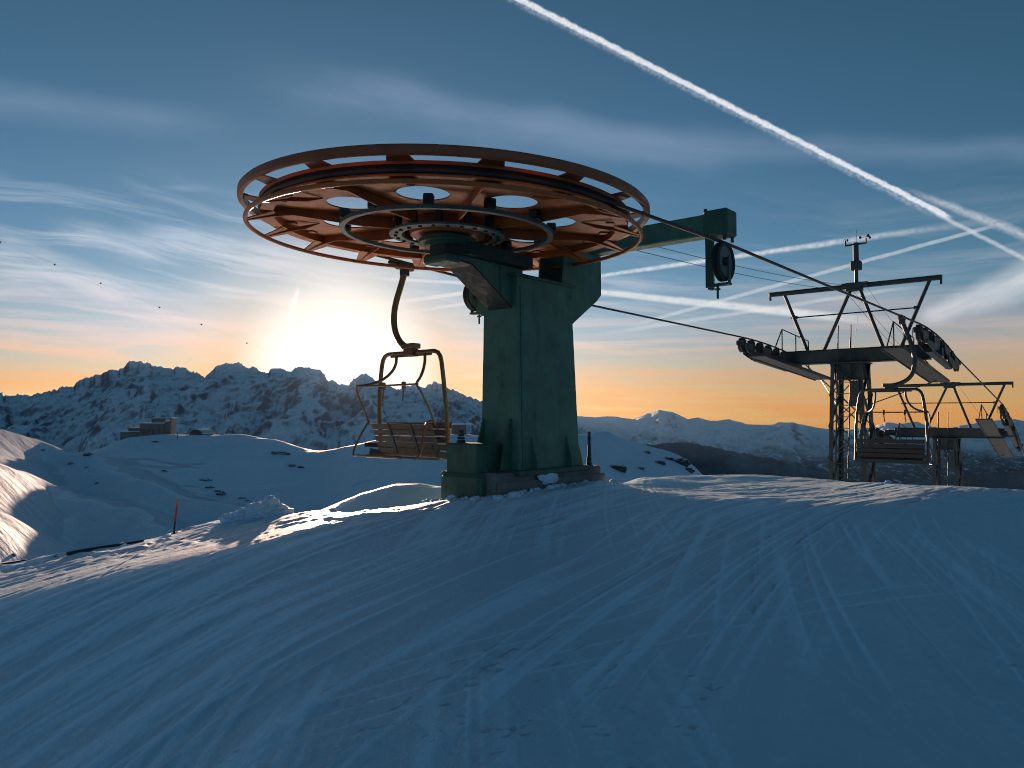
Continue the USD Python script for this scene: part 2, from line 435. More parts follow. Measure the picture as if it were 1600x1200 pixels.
near_pts = np.array([at(*c) for c in cols] +
    [(0, 0, -2.1), (0, 1.7, -1.9), (-2, 1.7, -2.2), (2, 1.7, -1.88), (0, -6, -2.6), (9, -2, -1.9), (-9, -2, -2.6), (16, -8, -3.5), (-16, -8, -4), (0, -18, -5), (9, 5, -2.1), (-9, 5, -2.9),
     (-25, 12, -8), (32, 22, -9.0), (0, 45, -17), (25, 50, -19), (-25, 45, -19), (50, 30, -18), (-50, 20, -18), (0, -50, -17), (40, -30, -17), (-40, -30, -17)])
near_f = RBFInterpolator(near_pts[:, :2], near_pts[:, 2], kernel='thin_plate_spline', smoothing=0.0005, degree=1)


def ridged(p, octaves=4, seed=0):
    s, a = 0, 0.5
    for o in range(octaves):
        s = s + a * (1 - np.abs(2 * meshkit.noise(np.asarray(p) * 2 ** o, seed + o) - 1)); a *= 0.5
    return s / (1 - 0.5 ** octaves)


def sstep(x, a, b):
    t = np.clip((x - a) / (b - a), 0, 1)
    return t * t * (3 - 2 * t)


TRACK = {}


def near_detail(X, Y):
    """Ski tracks that fan out from the crest, groomed ripples at the right, wind crust and footprints."""
    z0 = np.zeros_like(X)
    r = np.hypot(X, Y)
    out = 0.035 * (meshkit.fbm(np.stack([X * 0.5, Y * 0.5, z0], -1), 3, 3) - 0.5)
    for (cx, cy, k, amp, seed) in ((6.5, 13.5, 64.0, 0.009, 11), (4.5, 17.0, 100.0, 0.007, 23), (9.0, 12.0, 90.0, 0.006, 31)):
        dx, dy = X - cx, Y - cy
        rho = np.hypot(dx, dy); ang = np.arctan2(dy, -dx) + 0.030 * rho
        n = ridged(np.stack([ang * k, rho * 0.22, z0 + seed], -1), 2, seed)
        m = meshkit.fbm(np.stack([X * 0.35, Y * 0.35, z0 + 5], -1), 2, seed + 1)
        fan = sstep(-dx / np.maximum(rho, 1e-3), 0.05, 0.55)
        TRACK[seed] = fan * sstep(m, 0.30, 0.60) * sstep(n, 0.66, 0.93)
        out += amp * fan * sstep(m, 0.36, 0.60) * (n - 0.6) * np.clip(rho / 5, 0, 1.3)
    # wind-cut streaks on the top of the crest
    crest = sstep(X, 0.8, 2.2) * (1 - sstep(X, 6.5, 8.5)) * sstep(Y, 7.6, 9.0) * (1 - sstep(Y, 12.5, 14))
    a, b = X * 0.82 + Y * 0.57, -X * 0.57 + Y * 0.82
    out += 0.030 * crest * (ridged(np.stack([a * 0.7, b * 2.6, z0 + 8], -1), 4, 51) - 0.6)
    # grain
    out += 0.0035 * (meshkit.fbm(np.stack([X * 22, Y * 22, z0 + 4], -1), 2, 61) - 0.5) * np.clip(9 / np.maximum(r, 1), 0.4, 1)
    # crumbly crust
    c = meshkit.fbm(np.stack([X * 7, Y * 7, z0], -1), 3, 17)
    rough = sstep(meshkit.fbm(np.stack([X * 0.45, Y * 0.45, z0 + 2], -1), 3, 19), 0.45, 0.70)
    leftlit = sstep(X, 0.5, -2.0) * sstep(Y, 7.0, 9.0) * (1 - sstep(Y, 12, 14))
    right = sstep(X, 2.6, 3.6) * (1 - sstep(Y, 4.6, 5.6)) * sstep(Y, 3.0, 4.2)
    out += (0.012 * rough + 0.018 * leftlit + 0.045 * right) * (c - 0.5)
    lump = np.clip(ridged(np.stack([X * 2.2, Y * 2.2, z0 + 3], -1), 3, 41) - 0.72, 0, 1)
    out += 0.25 * lump * (leftlit * 0.35 + 0.35 * right)
    return out * np.exp(-np.clip(r - 16, 0, None) / 10)


def near_z(x, y):
    q = np.atleast_2d(np.stack([np.atleast_1d(x), np.atleast_1d(y)], -1)).astype(float)
    return near_f(q) + near_detail(q[:, 0], q[:, 1])


def polar(az, r, faces_flip=False):
    A, Rr = np.meshgrid(az, r, indexing='ij')
    return np.sin(A) * Rr, np.cos(A) * Rr


def grid_faces(n, m, wrap=False):
    i, j = np.meshgrid(np.arange(n if wrap else n - 1), np.arange(m - 1), indexing='ij')
    a, b = i * m + j, ((i + 1) % n) * m + j
    return np.stack([np.stack([a, b, b + 1], -1), np.stack([a, b + 1, a + 1], -1)], 2).reshape(-1, 3)


def sheet(name, X, Y, Z, mat, kind='structure', wrap=False, label=None):
    v = np.stack([X, Y, Z], -1).reshape(-1, 3); f = grid_faces(*X.shape, wrap)
    m = trimesh.Trimesh(v, f, process=False)
    if m.face_normals[:, 2].mean() < 0:
        f = f[:, ::-1]; m = trimesh.Trimesh(v, f, process=False)
    p = obj(name, m, mat, smooth=True)
    tag(p, label, None, None, kind)
    return p


az = np.r_[np.linspace(-math.pi, -0.70, 50)[:-1], np.linspace(-0.70, 0.70, 1250), np.linspace(0.70, math.pi, 50)[1:-1]]
rr = [0.3, 0.8, 1.4, 2.0, 2.5, 2.9]
while rr[-1] < 15:
    rr.append(rr[-1] + min(max(rr[-1] ** 2 / 1400, 0.012), 0.05))
while rr[-1] < 75:
    rr.append(rr[-1] * 1.03)
X, Y = polar(az, np.array(rr))
q = np.stack([X.ravel(), Y.ravel()], -1)
Z = np.concatenate([near_f(c) for c in np.array_split(q, 40)]).reshape(X.shape)
Z = Z + near_detail(X, Y)
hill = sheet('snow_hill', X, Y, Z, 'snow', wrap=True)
# ski tracks coloured slightly brighter than the snow between, as relief shows little
tr = np.clip(sum(TRACK.values()), 0, 1)
q3 = np.stack([X, Y, X * 0], -1)
for k, (x0, y0, a, b, seed) in enumerate(((3.0, 7.5, -2.3, -3.2, 1), (1.2, 9.0, -3.8, -4.6, 2), (4.5, 8.5, -2.0, -4.8, 3), (2.2, 8.2, -5.5, -2.6, 4), (0.4, 8.6, -4.6, -2.2, 5), (5.0, 7.4, -0.6, -3.6, 6), (3.9, 6.2, -5.4, -1.9, 7), (1.5, 6.0, -3.0, -2.0, 8))):
    L_ = math.hypot(a, b); ux, uy = a / L_, b / L_
    al, ac = (X - x0) * ux + (Y - y0) * uy, -(X - x0) * uy + (Y - y0) * ux
    ac = ac + 0.10 * al * al / L_ * (1 if k % 2 else -1) * 0.6 + 0.06 * (meshkit.noise(np.stack([al, ac * 0, al * 0 + seed], -1), seed) - 0.5)
    on = sstep(al, 0, 0.6) * (1 - sstep(al, L_ - 0.8, L_))
    for off in (-0.09, 0.09):
        tr = np.maximum(tr, on * 0.8 * np.exp(-((ac - off) / 0.015) ** 2))
tr = np.clip(tr, 0, 1) + 0.30 * (meshkit.fbm(q3 * 9, 3, 71) - 0.5) + 0.5 * (meshkit.fbm(q3 * 34, 2, 73) - 0.5) + 0.5 * (meshkit.fbm(q3 * 0.7, 3, 72) - 0.5) * 0.8
from pxr import Sdf, Vt
UsdGeom.PrimvarsAPI(stage.GetPrimAtPath(hill)).CreatePrimvar('track', Sdf.ValueTypeNames.FloatArray, 'vertex').Set(Vt.FloatArray.FromNumpy(tr.ravel().astype(np.float32)))

# ------------------------------------------------------------------ snowy slopes between the hill and the ranges
MB = ((30.0, 0.08), (90.0, 0.15), (220.0, 0.16))
NB = ((12.0, 0.05), (30.0, 0.02))
mid_src = []
for px, y0, Y0, st, be in [
        (-200, 672, 265, [(900, .085)], NB), (0, 684, 270, [(900, .078)], NB), (60, 703, 285, [(900, .078)], NB),
        (120, 709, 305, [(900, .078)], NB), (200, 684, 330, [(705, .20), (870, .075)], MB), (300, 681, 340, [(720, .16), (870, .10)], MB),
        (380, 679, 335, [(730, .16), (770, .12), (800, .12), (860, .12)], MB), (440, 690, 320, [(730, .15), (780, .12), (860, .1)], MB), (500, 706, 300, [(740, .15), (790, .12), (870, .1)], MB), (570, 691, 290, [(740, .15), (800, .12), (880, .1)], MB),
        (640, 682, 285, [(740, .15), (800, .12), (880, .1)], MB), (720, 677, 290, [(740, .15), (800, .12), (880, .1)], MB), (830, 678, 330, [(740, .15), (800, .12), (880, .1)], MB), (905, 679, 360, [(720, .2), (760, .15), (830, .12), (900, .1)], MB),
        (948, 674, 385, [(720, .2), (760, .16), (830, .12), (900, .1)], MB), (975, 685, 388, [(720, .2), (760, .16), (900, .1)], MB), (1000, 695, 390, [(760, .16), (900, .1)], MB), (1060, 712, 390, [(760, .18), (900, .1)], MB), (1092, 737, 385, [(800, .15), (930, .12)], MB),
        (1140, 790, 380, [(850, .15), (950, .12)], MB), (1250, 830, 380, [(900, .12), (950, .1)], MB), (1500, 880, 380, [(960, .1)], MB), (1750, 880, 380, [(960, .1)], MB)]:
    mid_src += [q for q in column(px, y0, Y0, [], beyond=be)[1:]] + column(px, y0, Y0, st + [(1150, 0.10)], 6, 0.03)
mid_pts = np.array([at(*q) for q in mid_src])
mid_f = RBFInterpolator(mid_pts[:, :2] / 100, mid_pts[:, 2], kernel='thin_plate_spline', smoothing=0.0005, degree=1)


def on_mid(px, py):
    d = ray(px, py); ys = np.geomspace(36, 700, 900); Pq = d[None] * ys[:, None] / d[1]
    k = np.argmax(Pq[:, 2] < mid_f(Pq[:, :2] / 100))
    return Pq[k, :2]


RIDGES = [([on_mid(*q) for q in line], a, w) for line, a, w in (
    ([(-60, 690), (0, 693), (60, 707), (140, 732), (190, 765), (230, 773), (300, 803), (345, 812)], 4.2, 9.0), ([(-60, 768), (0, 768), (60, 778), (110, 802), (124, 812)], 5.0, 10.0), ([(-40, 850), (20, 858), (80, 874)], 3.0, 8.0), ([(150, 830), (220, 812), (262, 842)], 2.4, 8.0))]


def mid_z(x, y):
    q = np.atleast_2d(np.stack([np.atleast_1d(x), np.atleast_1d(y)], -1)).astype(float)
    r = np.hypot(q[:, 0], q[:, 1])
    n = meshkit.fbm(np.c_[q / 22.0, np.zeros(len(q))], 5, 77) - 0.5
    w = ridged(np.c_[q / 60.0, np.zeros(len(q))], 3, 78) - 0.62
    rid = np.zeros(len(q))
    for line, amp, wid in RIDGES:
        d2 = np.full(len(q), 1e9)
        for (ax, ay), (bx_, by) in zip(line[:-1], line[1:]):
            vx, vy = bx_ - ax, by - ay
            t = np.clip(((q[:, 0] - ax) * vx + (q[:, 1] - ay) * vy) / (vx * vx + vy * vy), 0, 1)
            d2 = np.minimum(d2, (q[:, 0] - ax - t * vx) ** 2 + (q[:, 1] - ay - t * vy) ** 2)
        rid += amp * np.exp(-d2 / wid ** 2)
    left = sstep(q[:, 0], 0, -40) * (1 - sstep(r, 150, 260))
    return mid_f(q / 100) + rid + n * r * 0.007 + left * w * r * 0.008


az = np.linspace(-0.75, 0.75, 620)
rr = np.geomspace(36, 900, 420)
X, Y = polar(az, rr)
Z = np.concatenate([mid_z(c[:, 0], c[:, 1]) for c in np.array_split(np.stack([X.ravel(), Y.ravel()], -1), 30)]).reshape(X.shape)
sheet('snow_valley', X, Y, Z, 'valley_snow')


def hit(px, py, f, y0, y1, n=600):
    """Where the line of sight meets a height function."""
    d = ray(px, py); ys = np.geomspace(y0, y1, n)
    P = d[None] * ys[:, None] / d[1]
    g = P[:, 2] - f(P[:, 0], P[:, 1])
    i = np.argmax(g < 0) if (g < 0).any() else n - 1
    return P[i]


# ------------------------------------------------------------------ mountain ranges
def mountains(name, prof, D, Lf, Lb, zb, mat, seed, amp, freq, jag, nu, nv, power=1.15, dvar=0.10):
    px = np.linspace(prof[0][0], prof[-1][0], nu)
    py = np.interp(px, [p[0] for p in prof], [p[1] for p in prof])
    zero = np.zeros(nu)
    py = py - jag * 0.9 * (ridged(np.stack([px / 5, zero, zero + seed + 3], -1), 3, seed + 2) - 0.62)
    py = py - jag * 2 * (ridged(np.stack([px / 16, zero, zero + seed], -1), 4, seed) - 0.62)
    Yc = D * (1 + dvar * (meshkit.fbm(np.stack([px / 90, zero, zero], -1), 3, seed + 1) - 0.5))
    C0 = np.stack([at(a, b, y) for a, b, y in zip(px, py, Yc)])
    v = np.r_[-np.linspace(1, 0, int(nv * 0.75)) ** 1.4, np.linspace(0, 1, nv - int(nv * 0.75) + 1)[1:] ** 1.2]
    U, V = np.meshgrid(np.arange(nu), v, indexing='ij')
    Yg = Yc[U] + np.where(V < 0, V * Lf, V * Lb)
    Xg = C0[U, 0] * Yg / Yc[U]
    # spurs: the fall line wanders sideways
    n1 = 0.5 * ridged(np.stack([Xg * freq, Yg * freq * 0.6, Xg * 0 + seed], -1), 6, seed) + 0.5 * ridged(np.stack([Xg * freq * 2.6 + 1.5 * meshkit.fbm(np.stack([Xg * freq * 2, Yg * freq * 2, Xg * 0], -1), 3, seed), Yg * freq * 0.35, Xg * 0 + seed], -1), 5, seed + 4)
    n2 = meshkit.fbm(np.stack([Xg * freq * 5, Yg * freq * 5, Xg * 0], -1), 4, seed + 9) - 0.5
    from scipy.ndimage import gaussian_filter1d
    soft = [gaussian_filter1d(C0[:, 2], nu * k, mode='nearest') for k in (0.012, 0.035)]
    a = np.abs(V)
    hz = np.where(a < 0.12, C0[U, 2] + (soft[0][U] - C0[U, 2]) * sstep(a, 0.0, 0.12), soft[0][U] + (soft[1][U] - soft[0][U]) * sstep(a, 0.12, 0.5))
    H = hz - zb
    Zg = zb + H * (1 - a) ** power + amp * (n1 - 0.72) * np.minimum(1, a * 5) * (1 - a * 0.6) + amp * 0.28 * n2 * np.minimum(1, a * 12)
    lim = C0[U, 2] / Yc[U] * Yg - 0.0006 * Yg * np.minimum(1, a * 40)   # a spur does not rise above the crest behind it
    Zg = np.where(V < 0, np.minimum(Zg, lim), Zg)
    return sheet(name, Xg, Yg, Zg, mat)


left_prof = [(-420, 560), (-250, 600), (-120, 590), (0, 615), (40, 618), (70, 612), (100, 605), (120, 597), (150, 586), (165, 580), (185, 578), (200, 566), (215, 564), (240, 572), (255, 575), (265, 578), (280, 572), (300, 580), (320, 586), (335, 575), (350, 568), (375, 567), (390, 573), (405, 578), (418, 582), (425, 575), (440, 573), (455, 579), (465, 575), (485, 573), (500, 577), (512, 592), (530, 600), (545, 602), (552, 590), (565, 583), (575, 582), (585, 590), (600, 598), (620, 606), (640, 603), (660, 605), (680, 597), (690, 600), (705, 610), (720, 612), (740, 620), (755, 626), (800, 638), (850, 650), (900, 668), (960, 690)]
mountains('mountain_range', left_prof, 5200, 2600, 1800, -420, 'alpine_left', 5, 330, 1 / 520.0, 4.6, 900, 300)
right_prof = [(700, 640), (820, 648), (905, 650), (930, 652), (950, 650), (970, 652), (990, 655), (1010, 646), (1030, 640), (1055, 645), (1075, 655), (1090, 652), (1110, 658), (1140, 655), (1165, 662), (1200, 664), (1215, 660), (1235, 659), (1270, 667), (1290, 670), (1320, 672), (1360, 668), (1385, 660), (1405, 662), (1420, 660), (1435, 659), (1450, 666), (1475, 669), (1500, 665), (1520, 662), (1545, 657), (1565, 656), (1585, 655), (1600, 657), (1700, 650), (1850, 660), (2050, 640)]
mountains('far_range', right_prof, 11500, 5200, 3000, -1000, 'alpine_right', 15, 420, 1 / 1100.0, 0.9, 700, 200, 1.05, 0.14)
forest_prof = [(880, 745), (960, 712), (1010, 694), (1060, 690), (1110, 697), (1150, 706), (1200, 714), (1240, 724), (1290, 738), (1340, 752), (1400, 756), (1450, 752), (1500, 744), (1550, 738), (1600, 736), (1700, 725), (1850, 715), (2000, 700)]
mountains('forest_slopes', forest_prof, 5200, 1500, 1200, -1000, 'forest_slope', 25, 220, 1 / 420.0, 2.5, 400, 90)
a_ = np.linspace(-math.pi, math.pi, 73)[:-1]
X, Y = polar(a_, np.array([5.0, 200, 800, 2500, 8000, 13500]))
sheet('valley_floor', X, Y, np.where(np.hypot(X, Y) < 300, -60.0, np.where(np.hypot(X, Y) < 1000, -420.0, -1050.0)), 'snow_far', wrap=True)

# the air: thin haze over the whole scene, the sky outside it
usdkit.material(stage, '/World/Looks/haze', {'v': ('principled_volume', {'color': (0.38, 0.64, 1.0), 'density': 2.4e-6, 'anisotropy': 0.7})}, volume='v.volume')
tag(obj('haze', box((-30000, -14000, -1052), (30000, 18000, 520)), 'haze'), None, None, None, 'stuff')

# ------------------------------------------------------------------ the return station
# everything of the lift is measured in the lift's own frame: t along the line away from the wheel, s to the side of the nearer rope, z up
C = np.array([-0.742, 8.736]); TH = math.radians(40)
LD, LP = np.array([math.sin(TH), math.cos(TH)]), np.array([math.cos(TH), -math.sin(TH)])
ROT = 50.0
GAUGE = 2.1


def world(t, s, z):
    return np.array([*(C + t * LD + s * LP), z])


def P(t, s, z):
    return np.array([t, -s, z])


def bx(t0, t1, s0, s1, z0, z1, ch=0.0):
    return box((t0, -s1, z0), (t1, -s0, z1), ch)


def bolt(c, r=0.025, h=0.03, axis=2):
    m = trimesh.creation.cylinder(r, h, sections=6)
    if axis == 1:
        m.apply_transform(trimesh.transformations.rotation_matrix(math.pi / 2, [1, 0, 0]))
    if axis == 0:
        m.apply_transform(trimesh.transformations.rotation_matrix(math.pi / 2, [0, 1, 0]))
    m.apply_translation(c)
    return m


foot = thing('concrete_plinth', 'snow dusted grey concrete plinth under the green lift tower', 'plinth', world(0, 0, 0), ROT)
pl = bx(0.50, 2.66, -0.62, 0.34, -1.5, -0.655, 0.03)
pl = pl.subdivide_to_size(0.18)
pv = np.array(pl.vertices); pv += 0.012 * (meshkit.fbm(pv * 5, 3, 3)[:, None] - 0.5) * np.array([1, 1, 0.3]); pl.vertices = pv
obj('block', pl, 'concrete', foot)
ledge = bx(0.46, 2.70, 0.345, 0.385, -1.5, -0.76, 0.02)
obj('formwork_step', ledge, 'concrete', foot)
blob = trimesh.creation.icosphere(3, 1.0); v = np.array(blob.vertices); v *= 0.45 + 1.1 * meshkit.fbm(v * 2.2, 4, 8)[:, None]
blob.vertices = v * [0.19, 0.05, 0.075] + P(1.40, 0.385, -0.755)
obj('snow_clump', blob, 'snow_loose', foot, True)
blob = blob.copy(); blob.vertices = (np.array(blob.vertices) - P(1.40, 0.385, -0.755)) * [1.3, 0.8, 0.30] + P(1.80, 0.345, -0.662)
obj('snow_clump', blob, 'snow_loose', foot, True)

tower = thing('lift_tower', 'big green steel chairlift tower carrying the large orange cable wheel', 'chairlift tower', world(0, 0, 0), ROT)
# pillar: a tapered box with a seam near its front edge
zb, zt = -0.655, 1.72
pil = hull([P(t, s, zb) for t in (0.915, 2.185) for s in (-0.305, 0.305)] + [P(t, s, zt) for t in (0.93, 2.06) for s in (-0.262, 0.262)])
obj('pillar', pil, 'green_paint', tower)
obj('base_flange', bx(0.80, 2.36, -0.42, 0.42, -0.70, -0.635, 0.012), 'green_dark', tower)
obj('seam_strip', hull([P(t, s, z) for z, w in ((zb + 0.04, 0.306), (1.60, 0.266)) for t in (0.985, 1.0) for s in (w - 0.004, w + 0.004)]), 'green_dark', tower)
obj('top_plate', bx(0.86, 2.14, -0.30, 0.30, zt, zt + 0.035, 0.008), 'green_dark', tower)
for t0, sgn in ((2.18, 1),):
    for s in (-0.24, 0.24):
        obj('stiffener', plate([(2.13, -0.635), (2.34, -0.635), (2.30, -0.50), (2.16, -0.17), (2.10, -0.15)], 1, -s - 0.012, -s + 0.012), 'green_paint', tower)
for s in (-0.26, 0.18):
    obj('stiffener', plate([(0.93, -0.635), (0.72, -0.635), (0.76, -0.45), (0.90, -0.02), (0.94, -0.01)], 1, -s - 0.012, -s + 0.012), 'green_dark', tower)
for t in (1.18, 1.90):
    obj('stiffener', plate([(-0.29, -0.635), (-0.40, -0.635), (-0.39, -0.55), (-0.31, -0.25), (-0.28, -0.24)], 0, t - 0.012, t + 0.012), 'green_paint', tower)
for t, s in ((0.98, -0.36), (2.33, -0.36), (2.33, 0.36)):
    if 1:
        stack = cat([cyl(P(t, s, -0.635 + 0.055 * k), P(t, s, -0.59 + 0.055 * k), 0.036 - 0.003 * k, 10) for k in range(6)], cyl(P(t, s, -0.64), P(t, s, -0.20), 0.022, 8), cyl(P(t, s, -0.3), P(t, s, -0.19), 0.03, 8, 0.012))
        obj('anchor_bolt', stack, 'black_steel', tower)
obj('ballast_box', bx(0.44, 0.86, -0.45, 0.06, -1.4, -0.31, 0.02), 'green_dark', tower)
obj('ballast_foot', bx(0.38, 0.84, -0.50, 0.16, -1.5, -0.66, 0.05), 'green_dark', tower)
obj('anchor_bolt', cat([cyl(P(0.58, -0.33, -0.31 + 0.04 * k), P(0.58, -0.33, -0.275 + 0.04 * k), 0.055 - 0.007 * k, 10) for k in range(4)]), 'black_steel', tower)
# cantilever that carries the wheel: two webs with a floor plate between them
web = [(1.15, 1.30), (0.95, 1.345), (0.82, 1.42), (0.22, 1.775), (-0.12, 1.80), (-0.12, 1.838), (1.15, 1.838)]
for s in (-0.165, 0.165):
    obj('bracket_web', plate(web, 1, -s - 0.012, -s + 0.012), 'green_paint', tower)
floor = cat([bar(P(a[0], 0, a[1] - 0.012), P(b[0], 0, b[1] - 0.012), 0.37, 0.022) for a, b in zip(web[1:4], web[2:5])])
obj('bracket_floor', floor, 'green_black', tower)
obj('bracket_top', hull([P(t, q, z) for t, w in ((-0.16, 0.12), (0.10, 0.30), (1.2, 0.30)) for q in (-w, w) for z in (1.84, 1.99)]), 'green_black', tower)
obj('bracket_nose', bx(-0.20, 0.02, -0.20, 0.20, 1.745, 1.835, 0.02), 'green_dark', tower)
obj('bracket_rib', plate([(0.70, 1.43), (0.74, 1.43), (0.74, 1.83), (0.70, 1.83)], 1, -0.184, -0.178), 'green_dark', tower)
obj('bearing_housing', cat(cyl(P(0, 0, 1.95), P(0, 0, 2.12), 0.26, 32), cyl(P(0, 0, 1.985), P(0, 0, 2.03), 0.33, 32)), 'green_dark', tower)
# gusset and cross beam at the back
gus = [(1.95, 1.15), (2.18, 1.26), (2.76, 1.63), (2.86, 1.72), (2.86, 2.27), (2.0, 2.27), (1.95, 1.76)]
for s in (-0.20, 0.20):
    obj('rear_gusset', plate(gus, 1, -s - 0.012, -s + 0.012), 'green_paint', tower)
obj('gusset_back', cat(bx(2.835, 2.86, -0.19, 0.19, 1.70, 2.27), bar(P(2.16, 0, 1.25), P(2.78, 0, 1.645), 0.37, 0.02)), 'green_paint', tower)
obj('cable_bracket', cat(bx(2.70, 2.78, 0.10, 0.18, 2.50, 2.72), bar(P(2.74, 0.14, 2.60), P(2.95, 0.14, 2.68), 0.03)), 'black_steel', tower)
arm = obj('cross_arm', bx(2.64, 2.86, -2.24, 2.0, 2.275, 2.545, 0.015), 'green_paint', tower)
for sg in (-1, 1):
    cap = cat(bx(2.60, 2.90, *sorted((sg * 1.90, sg * 2.22)), 2.25, 2.575, 0.02))
    obj('arm_cap', cap, 'green_dark', tower)
    for t in (2.64, 2.86):
        obj('bolt', cat(bolt(P(t, sg * 1.92, 2.585), 0.022, 0.04), bolt(P(t, sg * 2.17, 2.23), 0.02, 0.09)), 'black_steel', tower)
    obj('sheave_post', cat(bx(2.70, 2.80, *sorted((sg * 1.90, sg * 1.96)), 1.60, 2.27, 0.008), bx(2.66, 2.70, *sorted((sg * 1.90, sg * 2.0)), 1.62, 2.27)), 'green_dark', tower)
    # guide sheave: dark tyre, pale rim, strap
    c = P(2.75, sg * GAUGE, 1.935)
    tyre = revolve([(0.20, -0.045), (0.245, -0.045), (0.245, -0.02), (0.225, 0.0), (0.245, 0.02), (0.245, 0.045), (0.20, 0.045)], 40)
    disc = cat(revolve([(0.05, -0.012), (0.205, -0.03), (0.205, 0.03), (0.05, 0.012)], 40))
    hubm = trimesh.creation.cylinder(0.055, 0.12, sections=20)
    rot = trimesh.transformations.rotation_matrix(math.pi / 2, [1, 0, 0]); rot[:3, 3] = c
    for m in (tyre, disc, hubm):
        m.apply_transform(rot)
    sh = f"{tower}/{numbered(tower, 'guide_sheave')}"
    UsdGeom.Xform.Define(stage, sh)
    obj('tyre', tyre, 'rubber', sh); obj('disc', disc, 'green_grey', sh); obj('axle_hub', hubm, 'black_steel', sh)
    obj('strap', cat(bx(2.72, 2.78, *sorted((sg * (GAUGE + 0.06), sg * (GAUGE + 0.085))), 1.66, 2.0, 0.006), bx(2.70, 2.80, *sorted((sg * 1.96, sg * (GAUGE + 0.085))), 1.64, 1.668), bolt(P(2.75, sg * 2.02, 1.56), 0.014, 0.16), bolt(P(2.75, sg * 2.02, 1.60), 0.035, 0.02)), 'green_dark', sh)

# the bullwheel
wheel = f"{tower}/bullwheel"
wx = UsdGeom.Xform.Define(stage, wheel)
wx.AddTranslateOp().Set(Gf.Vec3d(0, 0, 2.07))
wn = np.array([0.026, -0.017, 1.0]); wn = np.array([wn[:2] @ LD, -(wn[:2] @ LP), 1.0])
wx.AddRotateXYZOp().Set(Gf.Vec3f(float(-math.degrees(wn[1])), float(math.degrees(wn[0])), 0))
stage.GetPrimAtPath(wheel).SetCustomDataByKey('label', 'large orange steel cable wheel lying flat on top of the tower')


def circ(r, z, n=128):
    a = np.linspace(0, 2 * np.pi, n, endpoint=False)
    return np.stack([r * np.cos(a), r * np.sin(a), a * 0 + z], -1)


obj('upper_guard_ring', revolve([(2.225, 0.215), (2.268, 0.205), (2.285, 0.225), (2.285, 0.285), (2.268, 0.303), (2.225, 0.295)], 144), 'orange_rim', wheel, 40)
obj('lower_guard_ring', tube(circ(2.195, 0.0, 144), 0.024, 10, True), 'orange_paint', wheel, 40)
obj('rim', revolve([(1.91, 0.105), (2.030, 0.105), (2.040, 0.118), (2.00, 0.126), (2.00, 0.190), (2.055, 0.196), (2.070, 0.225), (2.04, 0.23), (1.98, 0.215), (1.91, 0.215)], 144), 'orange_paint', wheel, 30)
obj('rope_liner', revolve([(2.002, 0.128), (2.050, 0.128), (2.035, 0.142), (2.035, 0.172), (2.054, 0.188), (2.002, 0.188)], 144), 'rubber', wheel, 30)
obj('rim_flange', revolve([(1.915, 0.090), (2.050, 0.090), (2.050, 0.104), (1.915, 0.104)], 144), 'orange_paint', wheel, 30)
# web plate with eight round holes
from shapely.geometry import Point
from shapely.affinity import translate
WROT = math.radians(50)
disc = Point(0, 0).buffer(1.93, 72).difference(Point(0, 0).buffer(0.40, 24))
for k in range(8):
    a = math.radians(-97 + 45 * k) - WROT
    disc = disc.difference(Point(1.2 * math.cos(a), 1.2 * math.sin(a)).buffer(0.265, 20))
dm = trimesh.creation.extrude_polygon(disc, 0.014); dm.apply_translation([0, 0, 0.165])
obj('web_plate', dm, 'orange_paint', wheel)
for k in range(16):
    a = math.radians(-97 + 22.5 + 22.5 * k) - WROT + (0.0)
    ca, sa = math.cos(a), math.sin(a)
    M = np.array([[ca, -sa, 0, 0], [sa, ca, 0, 0], [0, 0, 1, 0], [0, 0, 0, 1.0]])
    if k % 2 == 0:
        m = plate([(0.62, 0.163), (0.62, 0.04), (1.0, 0.04), (1.91, 0.11), (1.91, 0.163)], 1, -0.008, 0.008); m.apply_transform(M)
        obj('radial_rib', m, 'orange_paint', wheel)
    # lower bracket: a tapered wing from the rim down to the ring, with a stiffening fin
    def wing(r0, z0, w0, r1, z1, w1, th=0.012):
        return hull([(r, y, z + e) for r, z, w in ((r0, z0, w0), (r1, z1, w1)) for y in (-w, w) for e in (-th / 2, th / 2)])
    m = cat(wing(1.90, 0.092, 0.15, 2.195, 0.006, 0.055), plate([(1.52, 0.158), (1.70, 0.095), (1.92, 0.06), (2.17, 0.0), (2.17, 0.02), (1.92, 0.10), (1.55, 0.163)], 1, -0.006, 0.006)); m.apply_transform(M)
    obj('lower_bracket', m, 'orange_paint', wheel)
    m = cat(wing(2.045, 0.222, 0.13, 2.26, 0.258, 0.075), plate([(2.05, 0.23), (2.22, 0.258), (2.22, 0.29), (2.09, 0.245)], 1, -0.006, 0.006)); m.apply_transform(M)
    obj('upper_bracket', m, 'orange_rim', wheel)
obj('middle_ring', revolve([(1.155, 0.02), (1.215, 0.02), (1.215, 0.06), (1.155, 0.06)], 96), 'green_grey', wheel, 30)
obj('inner_ring', revolve([(0.52, -0.005), (0.66, -0.005), (0.66, 0.02), (0.52, 0.02)], 64), 'green_grey', wheel, 30)
obj('hub', cat(revolve([(0.12, 0.0), (0.42, 0.0), (0.46, 0.12), (0.46, 0.30), (0.12, 0.36)], 48)), 'orange_paint', wheel, 30)
for k in range(12):
    a = 2 * math.pi * k / 12 + 0.1
    M = trimesh.transformations.rotation_matrix(a, [0, 0, 1])
    m = cat(box((1.14, -0.05, 0.06), (1.24, 0.05, 0.164), 0.008)); m.apply_transform(M)
    obj('ring_block', m, 'black_steel', wheel)
    m = cat(box((0.55, -0.035, 0.02), (0.63, 0.035, 0.164), 0.006)); m.apply_transform(M)
    obj('ring_block', m, 'black_steel', wheel)
